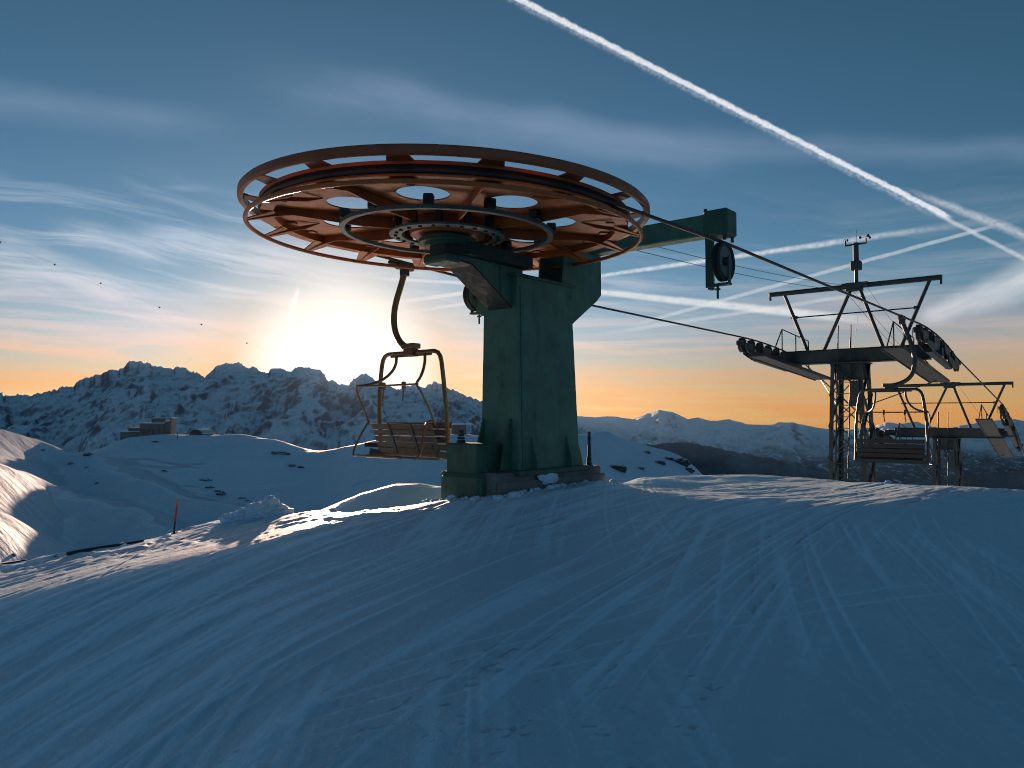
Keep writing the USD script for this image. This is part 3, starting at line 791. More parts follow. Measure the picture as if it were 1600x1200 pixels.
for k in range(24):
    a = 2 * math.pi * k / 24
    obj('bolt', bolt((0.59 * math.cos(a), 0.59 * math.sin(a), -0.014), 0.022, 0.02), 'black_steel', wheel)
for k in range(24):
    a = 2 * math.pi * (k + 0.3) / 24
    m = box((1.80, -0.05, 0.148), (1.90, 0.05, 0.164)); m.apply_transform(trimesh.transformations.rotation_matrix(a, [0, 0, 1]))
    obj('rim_clip', m, 'orange_rim', wheel)

# ------------------------------------------------------------------ pylons further down the line
T2, T3 = 15.1, 27.0
ROPE_PTS = {}


def train_path(side, T, z, slope0, slope1, half, n):
    """Sheave centres along a curve over the pylon, and the rope points on top of them."""
    u = np.linspace(-half, half, n)
    zz = z + slope0 * u * (u < 0) + slope1 * u * (u > 0)
    zz = z + np.where(u < 0, slope0 * u, slope1 * u) - 0.0
    k = 0.5 * (slope1 - slope0) / half
    zz = z + 0.5 * (slope0 + slope1) * u + 0.5 * k * (u ** 2) - 0.5 * k * half ** 2 * 0.0
    return T + u, zz


def pylon(label, T, zt, slopes, seed, base, arm_tilt=0.0):
    """zt: top of the crossarm. slopes: rope slope before and after, for the far and the near rope."""
    th = thing('lift_pylon', label, 'chairlift pylon', world(T, 0.0, 0), ROT, None)
    st, lt = 'pylon_steel', 'pylon_light'
    obj('crossarm', bx(-0.16, 0.16, -1.80, 1.90, zt - 0.34, zt, 0.012), st, th)
    obj('arm_flange', cat(bx(-0.19, 0.19, -1.80, 1.90, zt + 0.001, zt + 0.016), bx(-0.19, 0.19, -1.80, 1.90, zt - 0.357, zt - 0.341)), st, th)
    zb_ = zt + 1.66
    obj('top_beam', cat(bx(-0.06, 0.06, -2.15, 2.20, zb_ - 0.05, zb_ + 0.05, 0.01), bx(-0.09, 0.09, -2.15, 2.20, zb_ + 0.051, zb_ + 0.063)), st, th)
    for s in (-2.13, 2.18):
        obj('beam_hook', cat(bx(-0.03, 0.03, s - 0.02, s + 0.02, zb_ - 0.16, zb_ - 0.05)), st, th)
    obj('beam_clamp', cat(bx(-0.10, 0.10, -0.06, 0.34, zb_ - 0.12, zb_ + 0.10, 0.01), bx(-0.13, 0.13, -0.16, 0.50, zb_ - 0.02, zb_ + 0.09, 0.01)), st, th)
    for a, b in (((-1.72, zb_ - 0.04), (-1.10, zt)), ((0.06, zb_ - 0.04), (-0.68, zt)), ((0.26, zb_ - 0.04), (0.82, zt)), ((1.92, zb_ - 0.04), (1.24, zt))):
        obj('frame_strut', cyl(P(0, a[0], a[1]), P(0, b[0], b[1] - 0.01), 0.046, 12), st, th)
    obj('tie_rod', cat(cyl(P(0.05, -1.58, zt + 0.97), P(0.05, 1.68, zt + 0.97), 0.018, 8), bx(0.02, 0.08, -1.52, -1.40, zt + 0.93, zt + 1.01), bx(0.02, 0.08, 1.55, 1.67, zt + 0.93, zt + 1.01)), st, th)
    # lattice mast
    h0, h1 = 0.38, 0.52
    zm = zt - 0.36
    obj('mast_head', cat(bx(-0.42, 0.42, -0.44, 0.44, zm - 0.03, zm), bx(-0.30, 0.30, -0.32, 0.32, zm - 0.45, zm - 0.03, 0.01)), st, th)
    levels = np.linspace(zm, base, 7)
    wd = lambda z: h0 + (h1 - h0) * (zm - z) / (zm - base)
    for i, j in ((-1, -1), (-1, 1), (1, -1), (1, 1)):
        a, b = P(i * h0, j * h0, zm), P(i * h1, j * h1, base)
        L1, L2 = (np.array([-i * 0.05, 0, 0])), np.array([0, j * 0.05, 0])
        obj('mast_leg', cat(bar(a + L1, b + L1, 0.10, 0.014, (0, 1, 0)), bar(a + L2, b + L2, 0.014, 0.10, (0, 1, 0))), lt, th)
    for a, b in zip(levels[:-1], levels[1:]):
        wa, wb = wd(a), wd(b)
        for fc in range(4):
            for sg in (-1, 1):
                p0, p1 = (sg * wa, wa, a), (-sg * wb, wb, b)
                rotf = lambda p: [P(p[0], p[1], p[2]), P(p[1], -p[0], p[2]), P(-p[0], -p[1], p[2]), P(-p[1], p[0], p[2])][fc]
                obj('cross_brace', bar(rotf(p0), rotf(p1), 0.07, 0.014, (0, 0, 1)), st, th)
    obj('cable_box', bx(-0.48, -0.36, 0.10, 0.34, zm - 1.15, zm - 0.5, 0.01), st, th)
    # ladder that runs up past the crossarm
    for s in (-0.20, 0.12):
        obj('ladder_stile', cat(cyl(P(-0.62 - 0.12, s - 0.08, base), P(-0.30, s, zt + 0.62), 0.018, 8)), 'galvanised', th)
    q0, q1 = (-0.74, -0.04 - 0.08, base), (-0.30, -0.04, zt + 0.62)
    for k in range(1, 17):
        f = k / 20.0
        c = [q0[i] + (q1[i] - q0[i]) * f for i in range(3)]
        obj('ladder_rung', cyl(P(c[0], c[1] - 0.16, c[2]), P(c[0], c[1] + 0.16, c[2]), 0.010, 6), 'galvanised', th)
    for sg, (zr, s0, s1) in ((-1, slopes[0]), (1, slopes[1])):
        half = 2.05
        dn = 8
        ts, zs = train_path(sg, 0.0, zr, s0, s1, half, dn)
        tr = f"{th}/{numbered(th, 'sheave_train')}"
        UsdGeom.Xform.Define(stage, tr)
        rw = 0.19
        for k, (a, b) in enumerate(zip(ts, zs)):
            w = revolve([(0.05, -0.03), (rw - 0.04, -0.03), (rw, -0.045), (rw, -0.018), (rw - 0.02, 0), (rw, 0.018), (rw, 0.045), (rw - 0.04, 0.03), (0.05, 0.03)], 24)
            hb = trimesh.creation.cylinder(0.05, 0.14, sections=12)
            M = trimesh.transformations.rotation_matrix(math.pi / 2, [1, 0, 0]); M[:3, 3] = P(a, sg * GAUGE, b - rw - 0.005)
            w = cat(w, hb); w.apply_transform(M)
            obj('sheave', w, 'rubber', tr)
        pin = lambda k: (ts[k], zs[k] - rw)
        for k in range(0, dn, 2):
            for off in (-0.075, 0.075):
                a, b = pin(k), pin(k + 1)
                obj('side_plate', hull([P(x, sg * GAUGE + off + e, z + f) for (x, z) in (a, b) for e in (-0.006, 0.006) for f in (-0.09, 0.06)] + [P((a[0] + b[0]) / 2, sg * GAUGE + off + e, (a[1] + b[1]) / 2 - 0.20) for e in (-0.006, 0.006)]), lt, tr)
        for k in (0, 4):
            a, b = [((pin(i)[0] + pin(i + 1)[0]) / 2, (pin(i)[1] + pin(i + 1)[1]) / 2 - 0.17) for i in (k, k + 2)]
            obj('rocker_beam', cat([hull([P(x, sg * GAUGE + off + e, z + f) for (x, z) in (a, b) for e in (-0.006, 0.006) for f in (-0.05, 0.05)] + [P((a[0] + b[0]) / 2, sg * GAUGE + off + e, (a[1] + b[1]) / 2 - 0.16) for e in (-0.006, 0.006)]) for off in (-0.10, 0.10)]), st, tr)
        a = (np.mean(ts[:4]), np.mean(zs[:4]) - rw - 0.30); b = (np.mean(ts[4:]), np.mean(zs[4:]) - rw - 0.30)
        obj('main_beam', cat(bar(P(a[0], sg * GAUGE, a[1]), P(b[0], sg * GAUGE, b[1]), 0.14, 0.10), bx(-0.10, 0.10, *sorted((sg * 1.75, sg * (GAUGE + 0.08))), zt - 0.30, zt - 0.08, 0.01), bar(P(0, sg * GAUGE, zt - 0.2), P(0, sg * GAUGE, (a[1] + b[1]) / 2), 0.12, 0.12)), st, tr)
        for k in (0, dn - 1):
            d = -0.16 if k == 0 else 0.16
            obj('cable_catcher', cat(bx(ts[k] + d * 0.6, ts[k] + d, *sorted((sg * GAUGE - 0.09, sg * GAUGE + 0.09)), zs[k] - 0.20, zs[k] - 0.08)), lt, tr)
        obj('rope_guide', tube([P(ts[0] - 0.1 * math.cos(x), sg * (GAUGE - 0.12), zs[0] - 0.2 + 0.12 * math.sin(x)) for x in np.linspace(-1.6, 2.6, 14)], 0.008, 6), st, tr)
        # catwalk and its railing, on the inner side
        sc = sg * 1.58
        c0, c1 = (-2.3, zs[0] - 0.62 + 0.10), (2.7, zs[-1] - 0.62)
        cz = lambda x: c0[1] + (c1[1] - c0[1]) * (x - c0[0]) / (c1[0] - c0[0])
        cw = f"{th}/{numbered(th, 'catwalk')}"
        UsdGeom.Xform.Define(stage, cw)
        for k in range(3):
            xa, xb = c0[0] + (c1[0] - c0[0]) * k / 3 + 0.01, c0[0] + (c1[0] - c0[0]) * (k + 1) / 3 - 0.01
            obj('grating', bar(P(xa, sc, cz(xa)), P(xb, sc, cz(xb)), 0.44, 0.035), 'galvanised', cw)
        for e in (-0.235, 0.235):
            obj('edge_rail', bar(P(c0[0], sc + e, cz(c0[0])), P(c1[0], sc + e, cz(c1[0])), 0.02, 0.09), 'galvanised', cw)
        for x in (-0.6, 0.9):
            obj('hanger_rod', cat(cyl(P(x, sc + sg * 0.2, cz(x)), P(x * 0.4, sc + sg * 0.1, zt - 0.3), 0.014, 6)), st, cw)
        obj('strut_rod', cyl(P(c1[0] - 0.3, sc, cz(c1[0] - 0.3)), P(0.2, sg * 0.42, zm - 1.1), 0.014, 6), st, cw)
        hr = 0.85
        so = sc - sg * 0.22
        posts = (-1.2, -0.2, 0.8)
        for x in posts:
            obj('rail_post', cyl(P(x, so, cz(x)), P(x, so, cz(x) + hr), 0.015, 6), st, cw)
        obj('handrail', cat(cyl(P(posts[0], so, cz(posts[0]) + hr), P(posts[2], so, cz(posts[2]) + hr), 0.016, 6), cyl(P(posts[0], so, cz(posts[0]) + hr), P(posts[0] - 0.75, so, cz(posts[0] - 0.75)), 0.016, 6)), st, cw)
        ROPE_PTS[(T, sg)] = [(T + a, b) for a, b in zip(ts, zs)]
    return th


pylon('nearer dark lattice pylon with the wind gauge on top, just beyond the snow crest', T2, 1.80, ((2.00, -0.01, -0.14), (1.98, -0.01, -0.24)), 1, -3.6)
pylon('farther lattice pylon lower down the slope at the right edge', T3, -0.42, ((-0.70, -0.14, -0.30), (-0.10, -0.20, -0.48)), 2, -7.0)

wg = thing('wind_gauge', 'small wind gauge with spinning cups and vane on top of the nearer pylon', 'wind gauge', world(T2, 0.19, 0), ROT)
zz = 1.80 + 1.66 + 0.11
obj('mast', cat(cyl(P(0, 0, zz), P(0, 0, zz + 0.42), 0.05, 10), cyl(P(0, 0, zz + 0.42), P(0, 0, zz + 1.05), 0.075, 12)), 'pylon_steel', wg)
obj('instrument_box', bx(-0.10, 0.10, -0.13, 0.13, zz + 0.32, zz + 0.56, 0.02), 'pylon_light', wg)
obj('crossbar', cat(bx(-0.02, 0.02, -0.27, 0.27, zz + 0.99, zz + 1.03), cyl(P(0, -0.26, zz + 1.0), P(0, -0.26, zz + 1.14), 0.022, 8), cyl(P(0, 0.26, zz + 1.0), P(0, 0.26, zz + 1.14), 0.022, 8)), 'pylon_steel', wg)
for k in range(3):
    a = 0.4 + 2 * math.pi * k / 3
    cup = trimesh.creation.icosphere(1, 0.038); cup.apply_translation(P(0.14 * math.cos(a), 0.26 + 0.14 * math.sin(a), zz + 1.17))
    obj('cup', cat(cup, cyl(P(0, 0.26, zz + 1.17), P(0.14 * math.cos(a), 0.26 + 0.14 * math.sin(a), zz + 1.17), 0.006, 5)), 'black_steel', wg)
obj('vane', cat(bar(P(-0.08, -0.26, zz + 1.16), P(0.10, -0.22, zz + 1.16), 0.012), plate([(0.04, zz + 1.13), (0.12, zz + 1.12), (0.12, zz + 1.21), (0.04, zz + 1.19)], 1, 0.222, 0.228)), 'black_steel', wg)
obj('aerial', cyl(P(0, 0.02, zz + 1.03), P(0, 0.02, zz + 1.40), 0.006, 5), 'black_steel', wg)

# ------------------------------------------------------------------ ropes
RZ, RG = 2.205, 2.050


def rope():
    pts = []
    # near strand, from far away towards the wheel
    for T in (T3, T2):
        pr = ROPE_PTS[(T, 1)]
        if T == T3:
            a, b = pr[-1], pr[-2]; sl = (a[1] - b[1]) / (a[0] - b[0])
            pts.append((a[0] + 40, GAUGE, a[1] + sl * 40))
        pts += [(t, GAUGE, z + 0.012) for t, z in pr[::-1]]
    pts.append((2.75, GAUGE, 1.935 + 0.225 + 0.02))
    pts.append((0.0, RG, 2.07 + 0.14 + 0.018))
    base = [np.array(world(*p)) for p in pts]
    arc = []
    for a in np.linspace(0, math.pi, 60)[1:-1]:
        t, s = -RG * math.sin(a), RG * math.cos(a)
        w = world(t, s, 0)
        dz = -0.026 * (w[0] - C[0]) + 0.017 * (w[1] - C[1])
        arc.append((t, s, 2.07 + 0.14 + dz))
    arcw = [np.array(world(*p)) for p in arc]
    w = world(0, RG, 0); base[-1][2] = 2.21 - 0.026 * (w[0] - C[0]) + 0.017 * (w[1] - C[1])
    far = [(0.0, -RG, 0)]
    w = world(0, -RG, 0); far[0] = (0.0, -RG, 2.21 - 0.026 * (w[0] - C[0]) + 0.017 * (w[1] - C[1]))
    far.append((2.75, -GAUGE, 1.935 + 0.245))
    for T in (T2, T3):
        pr = ROPE_PTS[(T, -1)]
        far += [(t, -GAUGE, z + 0.012) for t, z in pr]
        if T == T3:
            a, b = pr[-1], pr[-2]; sl = (a[1] - b[1]) / (a[0] - b[0])
            far.append((a[0] + 40, -GAUGE, a[1] + sl * 40))
    allp = base + arcw + [np.array(world(*p)) for p in far]
    return tube(allp, 0.021, 10)


tag(obj('haul_rope', rope(), 'wire', smooth=50), 'thick dark steel haul rope running from the orange wheel to the pylons', 'rope')


def zrope(t, sg):
    pr = [(0.0, 2.21), (2.75, 2.18)] + ROPE_PTS[(T2, sg)] + ROPE_PTS[(T3, sg)]
    return float(np.interp(t, [a for a, b in pr], [b for a, b in pr]))


def sag(a, b, d, n=24):
    a, b = np.asarray(a, float), np.asarray(b, float); u = np.linspace(0, 1, n)[:, None]
    p = a + (b - a) * u; p[:, 2] -= 4 * d * (u * (1 - u))[:, 0]
    return p


for (z0, z1, s1, lab) in ((2.66, 3.50, 0.0, 'upper of two thin black signal cables behind the tower arm'), (2.52, 3.38, -0.1, 'lower of two thin black signal cables behind the tower arm')):
    pts = np.vstack([sag(world(2.86, 0.14, z0), world(T2, s1, z1), 0.10), sag(world(T2, s1, z1), world(T3, s1, z1 - 2.2), 0.25)[1:]])
    tag(obj('signal_cable', tube(pts, 0.0055, 6), 'wire'), lab, 'cable')
for T, zt, lab in ((T2, 1.80, 'thin wire slanting down inside the nearer pylon frame'), (T3, -0.42, 'thin wire slanting down inside the farther pylon frame')):
    tag(obj('stay_wire', cat(tube(sag(world(T, 0.30, zt + 1.62), world(T, 0.05, zt - 0.3), 0.03, 8), 0.005, 5), tube(sag(world(T, 0.45, zt + 1.62), world(T, 1.9, zt - 0.5), 0.10, 10), 0.004, 5)), 'wire'), lab, 'wire')


# ------------------------------------------------------------------ chairs
def chair(label, T, sg, face, H, drop, inward, mat='chair_steel_glow', slat='chair_slat', swing=0.0):
    """face: +1 looks down the line, -1 back towards the wheel. H: rope to bail; drop: bail to seat."""
    z0 = zrope(T, sg)
    w = world(T, sg * GAUGE, z0)
    th = thing('chairlift_chair', label, 'chairlift chair', w, ROT + (0 if face > 0 else 180))
    # own frame: x forward, y to the left of travel, z up from the rope; k points outward (away from the other rope)
    k = -sg * face
    Q = lambda u, v, z: np.array([u, k * v, z])     # v outward
    arm = spline([Q(0, 0, -0.02), Q(0, 0.03, -0.16), Q(0, 0.20, -0.48 * H), Q(0, 0.225, -0.66 * H), Q(0, 0.13, -0.88 * H), Q(0, -inward + 0.10, -0.985 * H), Q(0, -inward - 0.02, -H)], 40)
    obj('hanger_arm', tube(arm, 0.045, 12), mat, th, 40)
    obj('rope_grip', cat(box((-0.16, -0.045, -0.07), (0.16, 0.045, 0.03), 0.015), box((-0.05, -0.06, -0.16), (0.05, 0.06, -0.05), 0.012), box((-0.30, -0.028, -0.02), (0.30, 0.028, 0.032), 0.012)), 'black_steel', th)
    c = -inward
    obj('clamp_block', cat(box(Q(-0.08, c - 0.13, -H - 0.02), Q(0.08, c + 0.13, -H + 0.055), 0.012), box(Q(-0.065, c - 0.10, -H - 0.13), Q(0.065, c + 0.10, -H - 0.02), 0.01)), mat, th)
    hb, wt, ws = -H - 0.075, 0.58, 0.71
    path = [Q(-0.06, c - ws, hb - drop - 0.02), Q(-0.02, c - ws + 0.01, hb - drop * 0.6), Q(0, c - wt - 0.05, hb - 0.20), Q(0, c - wt + 0.0, hb - 0.05), Q(0, c - wt + 0.10, hb)]
    right = [Q(*p) for p in []]
    mir = [Q(p[0], 2 * c - k * p[1], p[2]) for p in path]
    leftp = spline(path, 22); rightp = spline(mir, 22)
    obj('bail', tube(np.vstack([leftp, rightp[::-1]]), 0.031, 10), mat, th, 40)
    obj('bail_plate', box(Q(-0.012, c - 0.42, hb - 0.055), Q(0.012, c + 0.42, hb - 0.03)), mat, th)
    for v in (-0.30, 0.30):
        b = spline([Q(0.01, c + v, hb - 0.02), Q(0.04, c + v * 1.05, hb - 0.22), Q(0.16, c + v * 1.25, hb - 0.36), Q(0.36, c + v * 1.7, hb - 0.46), Q(0.46, c + v * 2.1, hb - 0.48)], 20)
        obj('support_bar', tube(b, 0.021, 8), mat, th, 40)
    # restraint bar with its footrest: arms hang from the seat sides
    zl, zp, zf = hb - 0.48, hb - 0.98, hb - 1.46
    up = [Q(0.18, c - 0.70, zp - 0.05), Q(0.20, c - 0.69, zp), Q(0.42, c - 0.66, zl - 0.10), Q(0.47, c - 0.62, zl)]
    lap = np.vstack([spline(up, 12), [Q(0.48, c, zl - 0.005)], spline([Q(p[0], 2 * c - k * p[1], p[2]) for p in up[::-1]], 12)])
    obj('lap_bar', tube(lap, 0.014, 8), mat, th, 40)
    dn = [Q(0.18, c - 0.70, zp - 0.02), Q(0.44, c - 0.69, zf + 0.10), Q(0.48, c - 0.67, zf + 0.01), Q(0.50, c - 0.58, zf)]
    ft = np.vstack([spline(dn, 14), spline([Q(p[0], 2 * c - k * p[1], p[2]) for p in dn[::-1]], 14)])
    obj('footrest', cat(tube(ft, 0.014, 8), tube([Q(0.50, c - 0.36, zf), Q(0.50, c + 0.36, zf)], 0.022, 8)), mat, th, 40)
    for v in (-0.22, 0.20):
        obj('bar_catch', cat(box(Q(0.30, c + v - 0.02, zl - 0.06), Q(0.36, c + v + 0.02, zl + 0.05), 0.008), tube([Q(0.33, c + v, zl - 0.05), Q(0.33, c + v + 0.02, zl - 0.22)], 0.010, 6)), mat, th)
    # tipped-up seat of slats, with its straps, in front of the back panel
    sb, stp = (0.02, hb - drop), (0.20, hb - drop + 0.43)
    for i in range(5):
        f0, f1 = i / 5 + 0.012, (i + 1) / 5 - 0.012
        a = [sb[j] + (stp[j] - sb[j]) * f0 for j in (0, 1)]; b = [sb[j] + (stp[j] - sb[j]) * f1 for j in (0, 1)]
        obj('seat_slat', hull([Q(p[0] + e, c + v, p[1]) for p in (a, b) for v in (-0.645, 0.60) for e in (0, 0.025)]), slat, th)
    for v in (-0.24, 0.22):
        obj('seat_strap', hull([Q(p[0] + e, c + v + d, p[1]) for p in (sb, stp) for d in (-0.018, 0.018) for e in (0.028, 0.038)]), 'galvanised' if slat == 'chair_slat' else slat, th)
    for i in range(4):
        z_ = hb - drop + 0.06 + 0.10 * i
        obj('back_slat', box(Q(-0.10 - 0.02 * i, c - 0.67, z_), Q(-0.075 - 0.02 * i, c + 0.67, z_ + 0.085), 0.006), slat, th)
    obj('seat_frame', cat(bar(Q(-0.08, c - 0.69, hb - drop - 0.01), Q(-0.08, c + 0.69, hb - drop - 0.01), 0.04, 0.05), bar(Q(0.10, c - 0.69, hb - drop - 0.05), Q(0.10, c + 0.69, hb - drop - 0.05), 0.035, 0.03)), mat, th)
    for v in (-0.70, 0.70):
        obj('armrest', cat(bar(Q(-0.12, c + v, hb - drop + 0.10), Q(0.24, c + v, hb - drop + 0.12), 0.035, 0.06), bar(Q(-0.10, c + v, hb - drop - 0.02), Q(0.15, c + v, hb - drop + 0.02), 0.03, 0.09)), 'chair_dark', th)
    return th


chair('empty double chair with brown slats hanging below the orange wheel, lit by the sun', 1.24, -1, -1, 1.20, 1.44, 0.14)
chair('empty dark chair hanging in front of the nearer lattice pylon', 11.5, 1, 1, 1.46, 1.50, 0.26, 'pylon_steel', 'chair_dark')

# ------------------------------------------------------------------ near small things
b0 = hit(271, 834, near_z, 9, 14)
mp = thing('marker_pole', 'thin red piste marker pole standing in the lit snow', 'marker pole', b0)
lean = np.array([0.05, 0.0, 0.45])
obj('shaft', cat(cyl((0, 0, -0.1), lean * 0.36, 0.012, 8)), 'wood_gap_dark', mp)
obj('red_band', cyl(lean * 0.34, lean * 0.80, 0.0135, 8), 'pole_red', mp)
obj('red_band', cyl(lean * 0.80, lean * 1.02, 0.0145, 8), 'pole_orange', mp)


def lump_mesh(size, seed, sub=4, rough=0.55, freq=2.0):
    m = trimesh.creation.icosphere(sub, 1.0); v = np.array(m.vertices)
    v *= 1 - rough / 2 + rough * meshkit.fbm(v * freq + seed, 5, seed)[:, None]
    v += 0.10 * rough * (ridged(v * 4 + seed, 3, seed)[:, None] - 0.6) * v
    m.vertices = v * size
    return m


c = hit(412, 806, near_z, 9, 13)
parts = []
for k, (dx, dy, dz, sz) in enumerate([(0, 0, 0.04, (0.24, 0.25, 0.15)), (-0.22, 0.05, 0.0, (0.20, 0.22, 0.10)), (0.08, 0.02, 0.13, (0.11, 0.12, 0.12)), (0.22, 0, 0.02, (0.16, 0.2, 0.12)), (0.33, -0.05, -0.02, (0.10, 0.12, 0.07)), (-0.40, -0.02, -0.03, (0.16, 0.15, 0.07)), (0.02, -0.12, 0.05, (0.12, 0.10, 0.10))]):
    m = lump_mesh(sz, 30 + k, 4, 0.8, 2.6); m.apply_translation(c + [dx, dy, dz]); parts.append(m)
tag(obj('snow_pile', cat(parts), 'snow_loose', smooth=True), 'crumbly pile of cleared snow chunks at the edge of the slope', 'snow pile')
# smooth drift with an undercut front
u = np.linspace(0, 1, 90); w = np.linspace(-1, 1, 40)
a0, a1 = at(488, 798, 11.2), at(705, 770, 10.9)
U, W = np.meshgrid(u, w, indexing='ij')
top = np.interp(u, [0, 0.12, 0.35, 0.6, 0.8, 0.95, 1], [0.0, 0.10, 0.26, 0.37, 0.35, 0.30, 0.24])
DX = a0[0] + (a1[0] - a0[0]) * U; DY = a0[1] + (a1[1] - a0[1]) * U + W * 0.75
hump = np.clip(1 - np.abs(W) ** 2.2, 0, 1) ** 0.55
DZ = -1.42 + 0.12 * U + (top[:, None] + 0.02) * hump + 0.03 * (meshkit.fbm(np.stack([DX * 3, DY * 3, DX * 0], -1), 4, 5) - 0.5)
tag(sheet('snow_drift', DX, DY, DZ, 'snow_loose', kind=None), 'smooth rounded snow drift beside the concrete plinth', 'snow drift')
bd = at(585, 800, 10.15); be = at(668, 797, 10.0)
tag(obj('gap_shade_beam', bar(bd, be, 0.10, 0.075), 'wood_gap_dark'), 'dark beam standing in for the shade under the front of the snow drift', 'beam')  # dark bar stands in for the shade in the gap below the drift
pts = [hit(x, y, near_z, 8, 14) + [0, 0, 0.03] for x, y in ((105, 868), (140, 861), (180, 854), (225, 846))]
tag(obj('dark_strip', tube(spline(pts, 20) - [0, 0, 0.02], np.interp(np.linspace(0, 1, 20), [0, 0.2, 1], [0.03, 0.03, 0.012]), 8), 'wood_gap_dark'), 'dark strip lying along the far edge of the lit snow', 'dark strip')  # dark strip along the snow edge, built as a thin tube
pts = [hit(x, y, near_z, 8, 14) + [0, 0, 0.0] for x, y in ((-20, 886), (30, 878), (88, 870))]
tag(obj('dark_strip', tube(spline(pts, 12), 0.016, 8), 'wood_gap_dark'), 'dark thin strip on the snow edge at the left border', 'dark strip')
# loose snow crumbs along the plinth and the crest
crumbs = []
for k in range(230):
    f = R.random()
    if k < 150:
        t, s = 0.2 + 2.6 * f, 0.40 + abs(R.normal(0, 0.10)); q = world(t, s, 0)
        if k < 40:
            q = world(0.25 - abs(R.normal(0, 0.08)), -1.0 + 1.4 * R.random(), 0)
    elif k < 195:
        q = at(1380 + 230 * f, 760, 11.4 + R.normal(0, 0.25))
    else:
        q = at(480 + 210 * f, 800 - 0.06 * f, 10.0 + R.normal(0, 0.3))
    r = 0.008 + 0.032 * R.random() ** 3
    m = lump_mesh((r * 1.4, r * 1.3, r), 60 + k, 2, 1.3, 2.3)
    m.apply_translation([q[0], q[1], float(near_z(q[0], q[1])[0]) + r * 0.25]); crumbs.append(m)
tag(obj('snow_crumbs', cat(crumbs), 'snow_loose', smooth=True), 'loose crumbs of snow along plinth and crest', None, None, 'stuff')

# ------------------------------------------------------------------ far things
def far_place(px, py, Y):
    p = at(px, py, Y)
    return np.array([p[0], p[1], float(mid_z(p[0], p[1])[0])])


S = 350 / F
o = at(246, 681, 350); zk = o[2] - 2
hut = thing('mountain_hut', 'square brown mountain station building with a flat snowy roof on the knoll', 'building', (o[0], o[1], zk), 8)
obj('wall', box((-6.2, -5, -4), (3.6, 5, 7.6), 0.1), 'stone_wall', hut)
obj('roof', box((-6.6, -5.4, 7.61), (4.0, 5.4, 8.1), 0.1), 'snow_far', hut)
obj('upper_wall', box((-1.0, -3, 8.11), (6.6, 4.6, 10.0), 0.1), 'stone_wall', hut)
obj('upper_wall', box((3.61, -3, -4), (6.6, 4.6, 8.1), 0.1), 'stone_wall', hut)
obj('upper_roof', box((-1.4, -3.5, 10.01), (7.2, 5.0, 10.4), 0.1), 'snow_far', hut)
obj('chimney', box((-2.4, -1, 8.11), (-1.2, 0.4, 11.2), 0.05), 'stone_wall', hut)
for k in range(4):
    obj('window', box((-5.2 + 2.2 * k, -5.06, 3.2), (-4.0 + 2.2 * k, -4.95, 5.0)), 'dark_glass', hut)
obj('window', box((4.3, -3.06, 8.5), (6.0, -2.95, 9.6)), 'metal_roof_lit_pane', hut)  # lit window, its brightness painted as a pale metal pane
o2 = at(212, 684, 348)
ann = thing('annex_building', 'low stone annex left of the mountain station building', 'building', (o2[0], o2[1], o2[2] - 1.5), 8)
obj('wall', box((-5.4, -3.5, -6), (3.8, 3.5, 4.2), 0.1), 'stone_wall', ann)
obj('roof', box((-5.6, -3.8, 4.21), (4.0, 3.8, 4.6), 0.1), 'snow_far', ann)
obj('upper_wall', box((-2.4, -2.5, 4.61), (3.7, 3.0, 6.0), 0.1), 'stone_wall', ann)
obj('door', box((1.0, -3.56, 0.4), (2.0, -3.45, 2.6)), 'dark_glass', ann)
o3 = at(316, 681, 352)
dome_ = thing('lift_station', 'far lift station with a curved shiny metal roof on the knoll', 'building', (o3[0], o3[1], o3[2] - 0.6), -20)
arc = [(4.0 * math.cos(a), 1.4 + 2.4 * math.sin(a)) for a in np.linspace(0, math.pi, 13)]
obj('roof', plate(arc + [(x * 0.94, 1.4 + (z - 1.4) * 0.92) for x, z in arc[::-1]], 1, -4.2, 4.2), 'metal_roof_lit_pane', dome_)
obj('end_wall', plate([(x * 0.92, z * 0.97) for x, z in arc] + [(-3.6, -3), (3.6, -3)], 1, -3.6, 3.6), 'dark_glass', dome_)
obj('platform', box((2.9, -3.4, -3), (8.0, 3.4, 1.1), 0.1), 'stone_wall', dome_)
o4 = at(277, 688, 330)
sp = thing('sign_post', 'thin dark post on the snow in front of the far lift station', 'post', (o4[0], o4[1], float(mid_z(o4[0], o4[1])[0])))
obj('post', cyl((0, 0, -1), (0, 0, 3.0), 0.16, 8), 'wood_gap_dark', sp)
obj('rope_line', tube(sag((0, 0, 2.0), (-4.6, 0.3, 2.3), 0.3, 8), 0.08, 5), 'wood_gap_dark', sp)
o5 = at(717, 668, 300)
hb_ = thing('snow_hut', 'small half buried hut on the slope left of the green tower', 'hut', (o5[0], o5[1], o5[2] - 0.8), 12)
obj('wall', box((-3.2, -2, -2), (2.6, 2, 1.8), 0.05), 'stone_wall', hb_)
obj('roof', box((-3.7, -2.4, 1.81), (5.4, 2.4, 2.3), 0.1), 'snow_far', hb_)

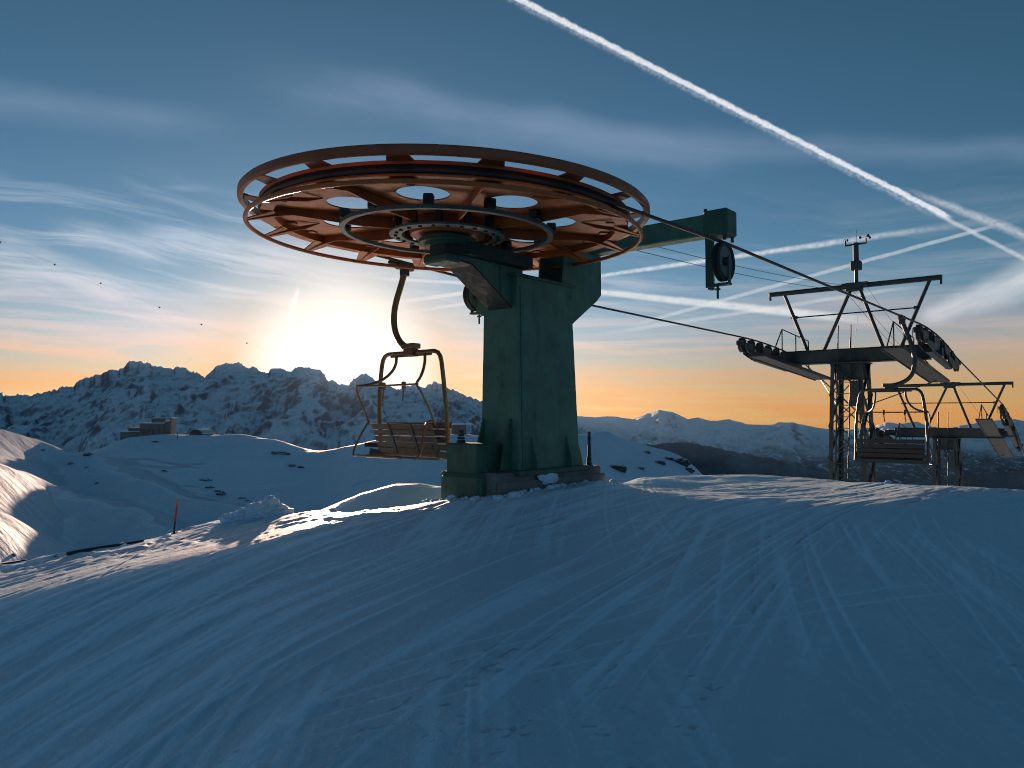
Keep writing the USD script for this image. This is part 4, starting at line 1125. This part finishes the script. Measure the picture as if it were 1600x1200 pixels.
rocks = [(322, 752, 2.4, 'jagged rock at the top of the rib right of the marker pole'), (328, 763, 1.9, 'dark rock midway on the rocky rib above the marker pole'), (346, 774, 2.6, 'largest dark rock low on the rocky rib behind the snow pile'), (340, 768, 1.5, 'small rock squeezed between two larger ones on the rocky rib'), (379, 779, 1.6, 'rock at the foot of the rocky rib beside the snow pile'), (387, 783, 1.2, 'lowest little rock next to the snow pile'),
         (437, 709, 3.0, 'dark rock high on the knoll slope right of the far station'), (446, 710, 1.8, 'small rock just right of the high dark rock on the knoll'), (456, 729, 2.0, 'dark rock in the middle of the smooth slope left of the hanging chair'), (470, 731, 1.6, 'rounder rock right of the mid-slope rock left of the chair'), (111, 725, 1.3, 'rock on the left snow shoulder, nearer the picture edge'), (137, 731, 1.2, 'rock on the left snow shoulder, below the annex'), (256, 737, 1.4, 'lone rock in the hollow under the knoll'), (152, 756, 1.0, 'rock on the sunlit ridge line left of the marker pole'), (148, 814, 0.8, 'rock at the end of the sunlit lower ridge'), (20, 868, 0.9, 'dark rock poking from the snow bank at the left border'),
         (243, 692, 1.7, 'reddish dark rock in the snow below the station building'), (65, 704, 1.2, 'small rock on the far skyline of the left shoulder'), (138, 712, 2.0, 'dark rock at the notch between left shoulder and knoll'),
         (964, 733, 4.0, 'dark rock near the foot of the white peak beside the tower'), (1000, 733, 1.8, 'small rock in the middle of the white peak slope'), (1030, 724, 3.0, 'rock band piece high on the right flank of the white peak'), (1045, 718, 2.2, 'rock on the right shoulder of the white peak'), (1064, 724, 3.4, 'wide dark rock on the right edge of the white peak'), (1010, 708, 2.0, 'small rock below the shoulder of the white peak'), (1075, 736, 3.0, 'lowest rock at the right end of the white peak')]
for k, (px, py, sz, lab) in enumerate(rocks):
    p = hit(px, py, mid_z, 38, 700)
    sz *= 0.7 * (p[1] / 300 if p[1] > 150 else p[1] / 230)
    m = lump_mesh((sz * (1.0 + 0.5 * R.random()), sz * 0.8, sz * (0.55 + 0.35 * R.random())), 200 + k, 3, 1.0, 1.8)
    m.apply_translation(p)
    tag(obj('rock', m, 'rock'), lab, 'rock', 'rocks poking out of the snow slopes')
# far cable with marker balls, slung down towards the knoll
ca, cb = at(-60, 353, 235), at(640, 640, 330)
tag(obj('distant_cable', tube(np.linspace(ca, cb, 12), 0.011, 5), 'wire'), 'hair thin cable slanting down the sky at the left', 'cable')
for (px, py), lab in zip(((1, 378), (85, 414), (157, 444), (249, 481), (314, 508), (386, 535)), ('highest small dark ball on the thin sky cable, at the left border', 'second small dark ball down the thin sky cable from the left border', 'third small dark ball down the thin sky cable from the left border', 'fourth small dark ball down the thin sky cable from the left border', 'small dark ball just above the lowest one on the thin sky cable', 'lowest small dark ball on the thin sky cable, nearest the sun')):
    n_ = unit(np.cross(ca, cb)); r_ = ray(px, py); r_ = r_ - n_ * (r_ @ n_)
    # nearest point of the cable
    ts = np.linspace(0, 1, 2000)[:, None]; L_ = ca + (cb - ca) * ts
    i = np.argmax((L_ @ r_) / np.linalg.norm(L_, axis=1))
    m = lump_mesh((0.30, 0.30, 0.26), 7, 2, 0.1); m.apply_translation(L_[i] - [0, 0, 0.1])
    tag(obj('marker_ball', m, 'black_steel', smooth=True), lab, 'marker ball', 'balls strung on the distant cable')
